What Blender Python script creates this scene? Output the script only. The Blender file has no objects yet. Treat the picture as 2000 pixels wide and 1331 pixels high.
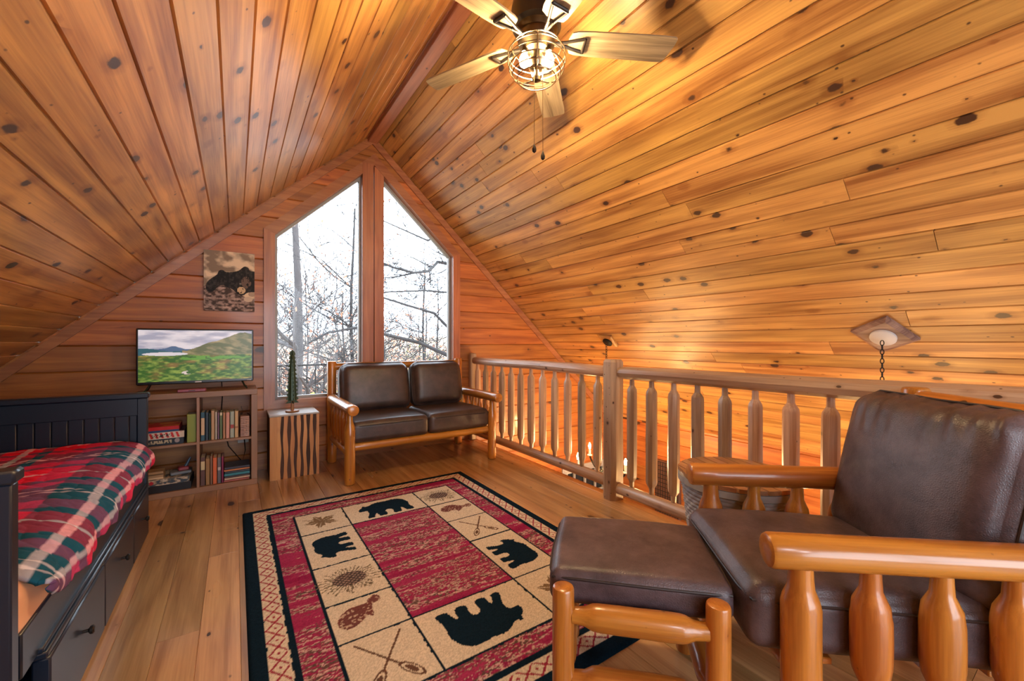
import bpy, math, random
import numpy as np
from math import sin, cos, pi, radians, sqrt, atan2
from mathutils import Vector, Matrix
random.seed(7); RNG = np.random.RandomState(11)
SC = bpy.context.scene; COL = SC.collection

# ------------------------------------------------------------------ camera
cam = bpy.data.objects.new('camera', bpy.data.cameras.new('camera')); COL.objects.link(cam)
cam.data.sensor_width = 36; cam.data.lens = 805/2000*36; cam.data.shift_y = 2.5/2000
cam.data.clip_start = .02; cam.data.clip_end = 400
cam.location = (0, 0, 1.13); YAW = math.atan(540/805); cam.rotation_euler = (pi/2, 0, -YAW)
SC.camera = cam
# ------------------------------------------------------------------ world, sun, exposure
W = bpy.data.worlds.new('sky'); SC.world = W; W.use_nodes = True
bgn = W.node_tree.nodes['Background']; bgn.inputs['Color'].default_value = (.80, .90, 1, 1); bgn.inputs['Strength'].default_value = 7.0
sun = bpy.data.objects.new('sun', bpy.data.lights.new('sun', 'SUN')); COL.objects.link(sun)
sun.data.energy = 3; sun.data.angle = radians(1); sun.data.color = (1, .93, .82)
sun.rotation_euler = Vector((-1, .25, -.62)).to_track_quat('-Z', 'Y').to_euler()
SC.view_settings.view_transform = 'Standard'; SC.view_settings.look = 'None'
SC.view_settings.gamma = 1; SC.view_settings.use_curve_mapping = False
SC.view_settings.exposure = 0.34
SC.cycles.max_bounces = 10; SC.cycles.diffuse_bounces = 6; SC.cycles.glossy_bounces = 4
SC.cycles.transmission_bounces = 6; SC.cycles.transparent_max_bounces = 12
SC.cycles.caustics_reflective = False; SC.cycles.caustics_refractive = False
SC.cycles.sample_clamp_indirect = 8
def portal(loc, rot, sx, sz):
    l = bpy.data.lights.new('daylight_portal', 'AREA'); l.shape = 'RECTANGLE'; l.size = sx; l.size_y = sz
    l.cycles.is_portal = True
    o = bpy.data.objects.new('daylight_portal', l); COL.objects.link(o); o.location = loc; o.rotation_euler = rot
# portals fill the two gable openings, pointing into the room
portal((1.15, 4.42, 1.75), (-pi/2, 0, 0), 1.9, 2.5)
portal((1.15, -3.12, 1.6), (pi/2, 0, 0), 3.6, 3.0)

# ------------------------------------------------------------------ numbers of the place
RX, RZ, SL = 1.148, 3.23, .92          # ridge x, ridge z, roof slope
CS = 1/sqrt(1+SL*SL); SN = SL*CS
YF, YB = 4.25, -3.0                    # front gable, rear gable
XL, XR = -2.36, 4.60                   # side walls
ZL = -2.7                              # lower floor
RAILX = 2.28; EDGE = 2.318
FW = Vector((sin(YAW), cos(YAW), 0)); RT = Vector((cos(YAW), -sin(YAW), 0))

# ------------------------------------------------------------------ materials
def new_mat(name):
    m = bpy.data.materials.new(name); m.use_nodes = True
    nt = m.node_tree; return m, nt, nt.nodes['Principled BSDF']
def setin(n, k, v):
    if k in n.inputs: n.inputs[k].default_value = v
def plain(name, col, rough=.5, metal=0, spec=.5, emit=None, es=0, coat=0, noise=0, nscale=20, bump=0, bscale=60, sheen=0):
    m, nt, b = new_mat(name)
    setin(b, 'Base Color', (*col, 1)); setin(b, 'Roughness', rough); setin(b, 'Metallic', metal)
    setin(b, 'Specular IOR Level', spec); setin(b, 'Coat Weight', coat); setin(b, 'Sheen Weight', sheen)
    if emit: setin(b, 'Emission Color', (*emit, 1)); setin(b, 'Emission Strength', es)
    tc = nt.nodes.new('ShaderNodeTexCoord')
    n = nt.nodes.new('ShaderNodeTexNoise'); n.inputs['Scale'].default_value = nscale; n.inputs['Detail'].default_value = 5
    nt.links.new(tc.outputs['Object'], n.inputs['Vector'])
    mx = nt.nodes.new('ShaderNodeMix'); mx.data_type = 'RGBA'
    k = 1-max(noise, .06)
    mx.inputs['A'].default_value = (col[0]*k, col[1]*k, col[2]*k, 1); k = 1+max(noise, .06)
    mx.inputs['B'].default_value = (min(1, col[0]*k), min(1, col[1]*k), min(1, col[2]*k), 1)
    nt.links.new(n.outputs['Fac'], mx.inputs['Factor']); nt.links.new(mx.outputs['Result'], b.inputs['Base Color'])
    if bump:
        n2 = nt.nodes.new('ShaderNodeTexNoise'); n2.inputs['Scale'].default_value = bscale; n2.inputs['Detail'].default_value = 6
        nt.links.new(tc.outputs['Object'], n2.inputs['Vector'])
        bp = nt.nodes.new('ShaderNodeBump'); bp.inputs['Strength'].default_value = bump; bp.inputs['Distance'].default_value = .004
        nt.links.new(n2.outputs['Fac'], bp.inputs['Height']); nt.links.new(bp.outputs['Normal'], b.inputs['Normal'])
    return m
def wood(name, c1, c2, rough=.4, knots=.5, ksize=1, kscale=(8, 5), flat=True, coat=0, tv=.25, knotcol=(.05, .018, .008), grain=1, bump=.12, patch=0, spec=.5, cr=.12):
    m, nt, b = new_mat(name); N = nt.nodes.new; L = nt.links.new
    def math_(op, a, bb=None, clamp=False):
        n = N('ShaderNodeMath'); n.operation = op; n.use_clamp = clamp
        for i, v in enumerate((a, bb)):
            if v is None: continue
            if isinstance(v, (int, float)): n.inputs[i].default_value = v
            else: L(v, n.inputs[i])
        return n.outputs[0]
    def scaled(sx, sy, sz):
        n = N('ShaderNodeVectorMath'); n.operation = 'MULTIPLY'; L(gc, n.inputs[0]); n.inputs[1].default_value = (sx, sy, sz); return n.outputs[0]
    a = N('ShaderNodeAttribute'); a.attribute_name = 'gc'; gc = a.outputs['Vector']
    t = N('ShaderNodeAttribute'); t.attribute_name = 'tone'; tone = t.outputs['Fac']
    # knots
    v = N('ShaderNodeTexVoronoi'); v.inputs['Scale'].default_value = 1
    L(scaled(kscale[0], 0 if flat else kscale[0], kscale[1]), v.inputs['Vector'])
    sep = N('ShaderNodeSeparateColor'); L(v.outputs['Color'], sep.inputs[0])
    wn = N('ShaderNodeTexNoise'); wn.inputs['Scale'].default_value = 1; wn.inputs['Detail'].default_value = 2
    L(scaled(55, 55, 40), wn.inputs['Vector'])
    dist = math_('ADD', v.outputs['Distance'], math_('MULTIPLY', math_('SUBTRACT', wn.outputs['Fac'], .5), .10))
    rad = math_('ADD', math_('MULTIPLY', sep.outputs[1], .10*ksize), .035*ksize)
    on = math_('GREATER_THAN', knots, sep.outputs[0])
    core = math_('MULTIPLY', math_('SUBTRACT', 1, math_('DIVIDE', dist, rad), True), 4.5, True)
    core = math_('MULTIPLY', core, on)
    vs_ = N('ShaderNodeTexVoronoi'); vs_.inputs['Scale'].default_value = 1; L(scaled(kscale[0]*2.1, 0 if flat else kscale[0]*2.1, kscale[1]*2.4), vs_.inputs['Vector'])
    sp2 = N('ShaderNodeSeparateColor'); L(vs_.outputs['Color'], sp2.inputs[0])
    c2_ = math_('MULTIPLY', math_('SUBTRACT', 1, math_('DIVIDE', math_('ADD', vs_.outputs['Distance'], math_('MULTIPLY', math_('SUBTRACT', wn.outputs['Fac'], .5), .12)), .11), True), 2, True)
    c2_ = math_('MULTIPLY', math_('MULTIPLY', c2_, math_('GREATER_THAN', knots*.42, sp2.outputs[0])), .9)
    core = math_('MAXIMUM', core, c2_)
    halo = math_('MULTIPLY', math_('SUBTRACT', 1, math_('DIVIDE', dist, math_('MULTIPLY', rad, 2.0)), True), on)
    # grain
    n1 = N('ShaderNodeTexNoise'); n1.inputs['Scale'].default_value = 1; n1.inputs['Detail'].default_value = 4; n1.inputs['Distortion'].default_value = .6
    L(scaled(22*grain, 22*grain, 1.3*grain), n1.inputs['Vector'])
    n2 = N('ShaderNodeTexNoise'); n2.inputs['Scale'].default_value = 1; n2.inputs['Detail'].default_value = 3
    L(scaled(190*grain, 190*grain, 5*grain), n2.inputs['Vector'])
    n3 = N('ShaderNodeTexNoise'); n3.inputs['Scale'].default_value = 1; n3.inputs['Detail'].default_value = 2
    L(scaled(5, 5, 1.1), n3.inputs['Vector'])
    g = math_('ADD', math_('MULTIPLY', n1.outputs['Fac'], .9), math_('MULTIPLY', n2.outputs['Fac'], .35))
    g = math_('ADD', g, math_('MULTIPLY', n3.outputs['Fac'], .5))
    g = math_('ADD', g, math_('MULTIPLY', halo, .28))
    g = math_('SUBTRACT', math_('MULTIPLY', g, 2.8), 2.0, False)
    g = math_('ADD', g, .0, True)
    mx = N('ShaderNodeMix'); mx.data_type = 'RGBA'; L(g, mx.inputs['Factor'])
    mx.inputs['A'].default_value = (*c1, 1); mx.inputs['B'].default_value = (*c2, 1)
    # tone
    hs = N('ShaderNodeHueSaturation'); L(mx.outputs['Result'], hs.inputs['Color'])
    L(math_('ADD', math_('MULTIPLY', tone, 2*tv), 1-tv), hs.inputs['Value'])
    L(math_('ADD', math_('MULTIPLY', tone, -.012), .506), hs.inputs['Hue'])
    mk = N('ShaderNodeMix'); mk.data_type = 'RGBA'; L(core, mk.inputs['Factor']); L(hs.outputs['Color'], mk.inputs['A']); mk.inputs['B'].default_value = (*knotcol, 1)
    L(mk.outputs['Result'], b.inputs['Base Color'])
    setin(b, 'Coat Weight', coat); setin(b, 'Coat Roughness', cr); setin(b, 'Specular IOR Level', spec)
    r = math_('ADD', math_('MULTIPLY', n3.outputs['Fac'], .3), rough-.15)
    L(r, b.inputs['Roughness'])
    h = math_('ADD', math_('MULTIPLY', n2.outputs['Fac'], .5), n1.outputs['Fac'])
    if patch:
        pn = N('ShaderNodeTexNoise'); pn.inputs['Scale'].default_value = 1; pn.inputs['Detail'].default_value = 5; L(scaled(9, 9, 5), pn.inputs['Vector'])
        h = math_('ADD', h, math_('MULTIPLY', pn.outputs['Fac'], patch))
    bp = N('ShaderNodeBump'); bp.inputs['Strength'].default_value = bump; bp.inputs['Distance'].default_value = .003
    L(h, bp.inputs['Height']); L(bp.outputs['Normal'], b.inputs['Normal'])
    return m
def vcol(name, rough=.8, emit=0, bump=0, bscale=300, sheen=0, spec=.3, coat=0):
    m, nt, b = new_mat(name); a = nt.nodes.new('ShaderNodeAttribute'); a.attribute_name = 'paint'
    nt.links.new(a.outputs['Color'], b.inputs['Base Color']); setin(b, 'Roughness', rough); setin(b, 'Specular IOR Level', spec); setin(b, 'Sheen Weight', sheen); setin(b, 'Coat Weight', coat)
    if emit: nt.links.new(a.outputs['Color'], b.inputs['Emission Color']); setin(b, 'Emission Strength', emit)
    if bump:
        tc = nt.nodes.new('ShaderNodeTexCoord'); n = nt.nodes.new('ShaderNodeTexNoise'); n.inputs['Scale'].default_value = bscale
        nt.links.new(tc.outputs['Object'], n.inputs['Vector']); bp = nt.nodes.new('ShaderNodeBump'); bp.inputs['Strength'].default_value = bump; bp.inputs['Distance'].default_value = .003
        nt.links.new(n.outputs['Fac'], bp.inputs['Height']); nt.links.new(bp.outputs['Normal'], b.inputs['Normal'])
    return m
def leather(name, c1, c2, rough, crack=.25):
    m, nt, b = new_mat(name); N = nt.nodes.new; L = nt.links.new
    tc = N('ShaderNodeTexCoord'); n = N('ShaderNodeTexNoise'); n.inputs['Scale'].default_value = 7; n.inputs['Detail'].default_value = 8; n.inputs['Roughness'].default_value = .7
    L(tc.outputs['Object'], n.inputs['Vector'])
    r = N('ShaderNodeValToRGB'); r.color_ramp.elements[0].position = .35; r.color_ramp.elements[1].position = .7
    r.color_ramp.elements[0].color = (*c1, 1); r.color_ramp.elements[1].color = (*c2, 1)
    L(n.outputs['Fac'], r.inputs['Fac']); L(r.outputs['Color'], b.inputs['Base Color'])
    setin(b, 'Specular IOR Level', .6)
    mr = N('ShaderNodeMapRange'); L(n.outputs['Fac'], mr.inputs['Value']); mr.inputs['To Min'].default_value = rough+.1; mr.inputs['To Max'].default_value = rough-.1
    L(mr.outputs['Result'], b.inputs['Roughness'])
    n2 = N('ShaderNodeTexVoronoi'); n2.feature = 'DISTANCE_TO_EDGE'; n2.inputs['Scale'].default_value = 170
    n3 = N('ShaderNodeTexNoise'); n3.inputs['Scale'].default_value = 28; n3.inputs['Detail'].default_value = 6
    L(tc.outputs['Object'], n3.inputs['Vector']); L(tc.outputs['Object'], n2.inputs['Vector'])
    ad = N('ShaderNodeMath'); ad.operation = 'ADD'; L(n2.outputs['Distance'], ad.inputs[0]); L(n3.outputs['Fac'], ad.inputs[1])
    bp = N('ShaderNodeBump'); bp.inputs['Strength'].default_value = crack; bp.inputs['Distance'].default_value = .004
    L(ad.outputs[0], bp.inputs['Height']); L(bp.outputs['Normal'], b.inputs['Normal'])
    return m

M_CEIL = wood('ceiling_pine', (.66, .345, .092), (.27, .10, .02), rough=.42, knots=.95, ksize=1.45, kscale=(8.5, 5.5), coat=.55, cr=.36, tv=.16, patch=1.4, bump=.16, grain=.7)
M_WALL = wood('log_wall_pine', (.50, .165, .034), (.25, .065, .013), rough=.45, knots=.38, ksize=1.45, kscale=(6, 2.6), tv=.22, coat=.15)
M_FLOOR = wood('floor_pine', (.56, .33, .14), (.30, .145, .05), rough=.32, knots=.7, ksize=1.25, kscale=(7, 3.2), tv=.2, coat=.35, bump=.12, grain=.8)
M_TRIM = wood('red_trim_pine', (.44, .165, .065), (.26, .08, .03), rough=.35, knots=.1, kscale=(6, 3), tv=.1, coat=.3)
M_RAIL = wood('peeled_log', (.50, .35, .23), (.27, .15, .085), rough=.42, knots=.45, ksize=1.0, kscale=(14, 9), flat=False, tv=.3, bump=.3, coat=.25, cr=.3)
M_LOG = wood('varnished_log', (.58, .23, .035), (.34, .105, .014), rough=.3, knots=.35, ksize=1, kscale=(12, 7), flat=False, tv=.1, coat=.5)
M_SIDE = wood('side_table_pine', (.62, .3, .1), (.45, .18, .05), rough=.45, knots=.2, kscale=(10, 7), tv=.1)
M_SLAB = wood('dark_bark_slab', (.09, .035, .018), (.04, .015, .008), rough=.7, knots=0, tv=.1)
M_GTOP = wood('grey_table_top', (.50, .48, .45), (.30, .27, .24), rough=.35, knots=.3, kscale=(10, 8), tv=.1)
M_FAN = wood('weathered_fan_oak', (.36, .27, .16), (.13, .09, .05), rough=.45, knots=.08, kscale=(10, 3), tv=.1, grain=1.2)
M_SHELF = wood('brown_shelf', (.30, .155, .085), (.24, .115, .06), rough=.4, knots=0, tv=.05, grain=.6)
M_LID = wood('basket_lid_wood', (.42, .22, .1), (.30, .13, .05), rough=.4, knots=0, tv=.2)
M_NAVY = plain('navy_paint', (.007, .013, .026), .34, coat=.1, noise=.1, nscale=3)
M_BLACK = plain('black_plastic', (.008, .008, .010), .25)
M_METAL = plain('aged_bronze', (.10, .075, .05), .3, 1, noise=.2)
M_BRONZE = plain('dark_bronze', (.035, .028, .024), .4, .7)
M_BRASS = plain('cage_wire', (.30, .24, .16), .25, 1)
M_BULB = plain('lit_bulb', (1, .8, .5), .3, emit=(1, .72, .38), es=1000)
M_BULB2 = plain('chandelier_bulb', (1, .8, .5), .3, emit=(1, .62, .26), es=1200)
M_CHAND = plain('candle_sleeve', (.75, .68, .55), .6)
M_IRON = plain('black_iron', (.015, .013, .012), .5, .6)
M_LEA1 = leather('dark_brown_leather', (.035, .022, .019), (.085, .052, .042), .38, .22)
M_LEA2 = leather('worn_plum_leather', (.034, .021, .026), (.125, .088, .098), .42, .22)
M_PIPE = plain('leather_piping', (.02, .012, .012), .5)
M_SHEET = plain('peach_sheet', (.85, .47, .28), .8, noise=.12, nscale=6, bump=.3, bscale=12)
M_RUG = vcol('rug_pile', .95, bump=.5, bscale=350, spec=.05)
M_QUILT = vcol('plaid_quilt', .85, bump=.25, bscale=200, spec=.15)
M_CANVAS = vcol('bear_canvas', .7, bump=.1, bscale=400)
M_SCREEN = vcol('tv_picture', .25, emit=.55)
M_BOXP = vcol('printed_cardboard', .45)
M_VINYL = plain('window_vinyl', (.30, .29, .27), .4)
M_PAGE = plain('book_pages', (.62, .54, .40), .8)
M_WICK = plain('grey_wicker', (.32, .32, .31), .55, noise=.3, nscale=30)
M_WICKD = plain('dark_wicker', (.10, .06, .035), .6, noise=.3, nscale=30)
M_GREEN = plain('green_metal_tree', (.045, .075, .04), .4, .3, noise=.25, nscale=8)
M_PINK = plain('maroon_plastic', (.28, .06, .09), .35)
M_OUT = plain('outlet_plastic', (.55, .53, .5), .4)
M_BARK = plain('grey_bark', (.05, .043, .042), .9, noise=.4, nscale=9)
M_BARK2 = plain('dark_bark', (.022, .02, .02), .9, noise=.3, nscale=9)
M_LEAF = plain('dead_oak_leaves', (.34, .13, .07), .8, noise=.4, nscale=3)
M_LEAFY = plain('yellow_green_leaves', (.38, .42, .08), .8, noise=.3, nscale=3)
M_GRASS = plain('winter_ground', (.42, .33, .24), .95, noise=.35, nscale=.4)
M_WHITE = plain('white_mark', (.7, .7, .7), .5)
def glass(name):
    m, nt, b = new_mat(name); out = nt.nodes['Material Output']; nt.nodes.remove(b)
    t = nt.nodes.new('ShaderNodeBsdfTransparent'); t.inputs['Color'].default_value = (.97, .985, 1, 1)
    g = nt.nodes.new('ShaderNodeBsdfGlossy'); g.inputs['Roughness'].default_value = .02
    fr = nt.nodes.new('ShaderNodeFresnel'); fr.inputs['IOR'].default_value = 1.2
    mx = nt.nodes.new('ShaderNodeMixShader'); nt.links.new(fr.outputs[0], mx.inputs['Fac']); nt.links.new(t.outputs[0], mx.inputs[1]); nt.links.new(g.outputs[0], mx.inputs[2])
    nt.links.new(mx.outputs[0], out.inputs['Surface']); return m
M_GLASS = glass('window_glass')

# ------------------------------------------------------------------ mesh builder
class MB:
    def __init__(s): s.v = []; s.f = []; s.gc = []; s.tone = []; s.mi = []; s.mat = None
    def add(s, verts, faces, gc=None, tone=None, mi=0):
        b = len(s.v); s.v.extend([tuple(p) for p in verts]); s.f.extend([tuple(b+i for i in f) for f in faces]); s.mi.extend([mi]*len(faces))
        s.gc.extend([tuple(g) for g in gc] if gc is not None else [tuple(p) for p in verts])
        t = random.random() if tone is None else tone; s.tone.extend([t]*len(verts)); return s
    def box(s, lo, hi, bev=.004, ax=2, R=None, mi=0, tone=None):
        lo = Vector(lo); hi = Vector(hi); c = (lo+hi)/2; h = (hi-lo)/2; bev = min(bev, min(h)*.45)
        vs = []; idx = {}
        for sx in (-1, 1):
            for sy in (-1, 1):
                for sz in (-1, 1):
                    for a in range(3):
                        p = [sx*h[0], sy*h[1], sz*h[2]]; sg = (sx, sy, sz)
                        for k in range(3):
                            if k != a: p[k] -= sg[k]*bev
                        idx[(sx, sy, sz, a)] = len(vs); vs.append(Vector(p))
        fs = []
        for a in range(3):
            b1, b2 = (a+1) % 3, (a+2) % 3
            for sg in (-1, 1):
                q = []
                for u, w in ((-1, -1), (1, -1), (1, 1), (-1, 1)):
                    k = [0, 0, 0]; k[a] = sg; k[b1] = u; k[b2] = w; q.append(idx[(*k, a)])
                fs.append(q if sg > 0 else q[::-1])
        for a in range(3):   # edges along axis a
            b1, b2 = (a+1) % 3, (a+2) % 3
            for u in (-1, 1):
                for w in (-1, 1):
                    k0 = [0, 0, 0]; k1 = [0, 0, 0]; k0[a] = -1; k1[a] = 1; k0[b1] = k1[b1] = u; k0[b2] = k1[b2] = w
                    q = [idx[(*k0, b1)], idx[(*k1, b1)], idx[(*k1, b2)], idx[(*k0, b2)]]
                    fs.append(q if u*w < 0 else q[::-1])
        for sx in (-1, 1):
            for sy in (-1, 1):
                for sz in (-1, 1):
                    q = [idx[(sx, sy, sz, 0)], idx[(sx, sy, sz, 1)], idx[(sx, sy, sz, 2)]]
                    fs.append(q if sx*sy*sz > 0 else q[::-1])
        o = (random.random()*50, random.random()*50, random.random()*50)
        perm = {2: (0, 1, 2), 1: (0, 2, 1), 0: (1, 2, 0)}[ax]
        out = []; g = []
        for p in vs:
            g.append((p[perm[0]]+o[0], p[perm[1]]+o[1], p[perm[2]]+o[2]))
            if R: p = R @ p
            out.append(p+c)
        return s.add(out, fs, g, tone, mi)
    def tube(s, pts, rad, n=12, caps=True, mi=0, flatn=None, rot=0, round_end=0, tone=None):
        pts = [Vector(p) for p in pts]
        if isinstance(rad, (int, float)): rad = [rad]*len(pts)
        rad = list(rad)
        if round_end:
            e = round_end
            d0 = (pts[0]-pts[1]).normalized(); d1 = (pts[-1]-pts[-2]).normalized(); r0, r1 = rad[0], rad[-1]
            pts = [pts[0], pts[0]-d0*e*.35, pts[0]-d0*e]+pts[1:-1]+[pts[-1]-d1*e, pts[-1]-d1*e*.35, pts[-1]]
            rad = [r0-e, r0-e*.3, r0]+rad[1:-1]+[r1, r1-e*.3, r1-e]
        T = []
        for i in range(len(pts)):
            a = pts[max(0, i-1)]; b = pts[min(len(pts)-1, i+1)]; T.append((b-a).normalized())
        up = Vector((0, 0, 1)) if abs(T[0].z) < .9 else Vector((1, 0, 0))
        u = up.cross(T[0]).normalized(); vs = []; gc = []; Lc = 0
        o = (random.random()*40, random.random()*40, random.random()*40)
        for i, p in enumerate(pts):
            if i: Lc += (p-pts[i-1]).length
            u = (u - T[i]*u.dot(T[i])).normalized(); w = T[i].cross(u)
            for k in range(n):
                a = 2*pi*k/n+rot; r = rad[i]
                vs.append(p+(u*cos(a)+w*sin(a))*r); gc.append((cos(a)*r+o[0], sin(a)*r+o[1], Lc+o[2]))
        fs = []
        for i in range(len(pts)-1):
            for k in range(n):
                k2 = (k+1) % n; fs.append((i*n+k, i*n+k2, (i+1)*n+k2, (i+1)*n+k))
        if caps: fs.append(tuple(range(n))[::-1]); fs.append(tuple((len(pts)-1)*n+k for k in range(n)))
        return s.add(vs, fs, gc, tone, mi)
    def lathe(s, prof, c=(0, 0, 0), n=24, mi=0):
        return s.tube_z(prof, c, n, mi)
    def tube_z(s, prof, c, n, mi):
        vs = []; gc = []
        for r, z in prof:
            for k in range(n):
                a = 2*pi*k/n; vs.append((c[0]+r*cos(a), c[1]+r*sin(a), c[2]+z)); gc.append((r*cos(a), r*sin(a), z))
        fs = []; m = len(prof)
        up = prof[-1][1] >= prof[0][1]
        for i in range(m-1):
            for k in range(n):
                k2 = (k+1) % n; q = (i*n+k, i*n+k2, (i+1)*n+k2, (i+1)*n+k); fs.append(q if up else q[::-1])
        a = tuple(range(n)); b = tuple((m-1)*n+k for k in range(n))
        fs.append(a[::-1] if up else a); fs.append(b if up else b[::-1])
        return s.add(vs, fs, gc, None, mi)
    def prism(s, poly, to3, th, nrm, ax=1, mi=0):
        """poly: 2D outline, to3 maps 2D to 3D, extruded by th along nrm"""
        nrm = Vector(nrm); n = len(poly); vs = [Vector(to3(*p)) for p in poly]+[Vector(to3(*p))+nrm*th for p in poly]
        o = (random.random()*40, random.random()*40)
        gc = [((p[1-ax])+o[0], 0, p[ax]+o[1]) for p in poly]+[(p[1-ax]+o[0], th, p[ax]+o[1]) for p in poly]
        fs = [tuple(range(n))[::-1], tuple(range(n, 2*n))]+[(i, (i+1) % n, n+(i+1) % n, n+i) for i in range(n)]
        return s.add(vs, fs, gc, None, mi)
    def board(s, o, al, ac, nr, L0, L1, C0, C1, g=.005, gd=.006, ge=None, tone=None):
        """one plank on a surface: al along, ac across, nr outwards, with bevelled edges"""
        ge = g if ge is None else ge
        o = Vector(o); al = Vector(al); ac = Vector(ac); nr = Vector(nr)
        r0, r1 = random.random()*90, random.random()*90; vs = []; gc = []
        for (l, c, d) in ((L0+ge, C0+g, 0), (L1-ge, C0+g, 0), (L1-ge, C1-g, 0), (L0+ge, C1-g, 0), (L0, C0, -gd), (L1, C0, -gd), (L1, C1, -gd), (L0, C1, -gd)):
            vs.append(o+al*l+ac*c+nr*d); gc.append((c+r0, 0, l+r1))
        fs = [(0, 1, 2, 3), (4, 5, 1, 0), (5, 6, 2, 1), (6, 7, 3, 2), (7, 4, 0, 3)]
        if al.cross(ac).dot(nr) < 0: fs = [f[::-1] for f in fs]
        return s.add(vs, fs, gc, tone)
    def build(s, name, mat, parent=None, kind=None, loc=None, rotz=0, smooth=True, ang=38, recalc=True):
        me = bpy.data.meshes.new(name); me.from_pydata(s.v, [], s.f)
        mats = mat if isinstance(mat, (list, tuple)) else [mat]
        for m in mats: me.materials.append(m)
        if len(mats) > 1: me.polygons.foreach_set('material_index', s.mi)
        a = me.attributes.new('gc', 'FLOAT_VECTOR', 'POINT'); a.data.foreach_set('vector', np.array(s.gc, dtype=np.float32).ravel())
        a = me.attributes.new('tone', 'FLOAT', 'POINT'); a.data.foreach_set('value', np.array(s.tone, dtype=np.float32))
        if smooth:
            me.polygons.foreach_set('use_smooth', [True]*len(me.polygons)); me.set_sharp_from_angle(angle=radians(ang))
        me.update()
        o = bpy.data.objects.new(name, me); COL.objects.link(o)
        if parent: o.parent = parent
        if kind: o['kind'] = kind
        if loc: o.location = loc; o.rotation_euler = (0, 0, rotz)
        return o
def tag(o, label, cat, group=None):
    o['label'] = label; o['category'] = cat
    if group: o['group'] = group
    return o
def thing(name, label, cat, loc=(0, 0, 0), rotz=0, group=None):
    o = bpy.data.objects.new(name, None); COL.objects.link(o); o.location = loc; o.rotation_euler = (0, 0, rotz); o.empty_display_size = .05
    return tag(o, label, cat, group)
def sub(name, label, mb, mat, cat, **k):
    return tag(mb.build(name, mat, **k), label, cat)
def grid_obj(name, P, paint, mat, parent=None, flip=False, smooth=True):
    """P (n,m,3) points, paint (n,m,3) linear colours -> one painted mesh"""
    n, m = P.shape[:2]; me = bpy.data.meshes.new(name); me.vertices.add(n*m); me.vertices.foreach_set('co', P.reshape(-1).astype(np.float32))
    i = np.arange((n-1)*(m-1)); r = i//(m-1); c = i % (m-1); a = r*m+c
    q = np.stack([a, a+1, a+m+1, a+m], 1)
    if flip: q = q[:, ::-1]
    me.loops.add(q.size); me.loops.foreach_set('vertex_index', q.ravel().astype(np.int32))
    me.polygons.add(len(q)); me.polygons.foreach_set('loop_start', (np.arange(len(q))*4).astype(np.int32))
    me.polygons.foreach_set('use_smooth', np.full(len(q), smooth))
    me.update(calc_edges=True); me.validate()
    at = me.attributes.new('paint', 'FLOAT_COLOR', 'POINT')
    at.data.foreach_set('color', np.concatenate([paint.reshape(-1, 3), np.ones((n*m, 1))], 1).astype(np.float32).ravel())
    me.materials.append(mat); o = bpy.data.objects.new(name, me); COL.objects.link(o)
    if parent: o.parent = parent
    return o
def vnoise(x, y, seed=0):
    """smooth value noise on arrays"""
    r = np.random.RandomState(seed).rand(256, 256); xi = np.floor(x).astype(int); yi = np.floor(y).astype(int); fx = x-xi; fy = y-yi
    fx = fx*fx*(3-2*fx); fy = fy*fy*(3-2*fy); g = lambda a, b: r[a & 255, b & 255]
    return (g(xi, yi)*(1-fx)+g(xi+1, yi)*fx)*(1-fy)+(g(xi, yi+1)*(1-fx)+g(xi+1, yi+1)*fx)*fy
def fbm(x, y, seed=0, o=4):
    s = 0; a = .5
    for k in range(o): s = s+a*vnoise(x*2**k, y*2**k, seed+k); a *= .5
    return s/(1-.5**o)
def inpoly(X, Y, poly):
    r = np.zeros(X.shape, bool); n = len(poly)
    for i in range(n):
        x1, y1 = poly[i]; x2, y2 = poly[(i+1) % n]
        if y1 == y2: continue
        c = ((y1 > Y) != (y2 > Y)) & (X < (x2-x1)*(Y-y1)/(y2-y1)+x1); r ^= c
    return r
def smoothpoly(p, it=2):
    for _ in range(it):
        q = []
        for i in range(len(p)):
            a, b = p[i], p[(i+1) % len(p)]; q += [(a[0]*.75+b[0]*.25, a[1]*.75+b[1]*.25), (a[0]*.25+b[0]*.75, a[1]*.25+b[1]*.75)]
        p = q
    return p
def segd(X, Y, a, b):
    ax, ay = a; bx, by = b; dx, dy = bx-ax, by-ay; t = np.clip(((X-ax)*dx+(Y-ay)*dy)/(dx*dx+dy*dy+1e-9), 0, 1)
    return np.hypot(X-ax-t*dx, Y-ay-t*dy)
def log(mb, p0, p1, r, n=16, wob=.02, end=.012, taper=0, rot=0, steps=8):
    """a log with a slightly wandering outline"""
    p0 = Vector(p0); p1 = Vector(p1); L = (p1-p0).length; rs = []; ps = []
    ph = random.random()*6
    for i in range(steps+1):
        t = i/steps; rs.append(r*(1+wob*sin(ph+t*7)+wob*.6*sin(ph*2+t*17))*(1-taper*t)); ps.append(p0.lerp(p1, t))
    return mb.tube(ps, rs, n, round_end=end, rot=rot)
def spindle(mb, p0, p1, r, neck, n=16, tl=.06, nl=.03, rot=0):
    """turned or hewn spindle: narrow neck, shoulder, full body, shoulder, neck"""
    p0 = Vector(p0); p1 = Vector(p1); L = (p1-p0).length; d = (p1-p0)/L
    ts = [0, nl, nl+tl*.35, nl+tl*.75, nl+tl, L*.35, L*.5, L*.65, L-nl-tl, L-nl-tl*.75, L-nl-tl*.35, L-nl, L]
    w = lambda: 1+random.uniform(-.03, .03)
    rs = [neck, neck*1.04, neck*1.12, r*.93, r*w(), r*1.02*w(), r*1.02*w(), r*1.02*w(), r*w(), r*.93, neck*1.12, neck*1.04, neck]
    return mb.tube([p0+d*t for t in ts], rs, n, rot=rot)

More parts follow.
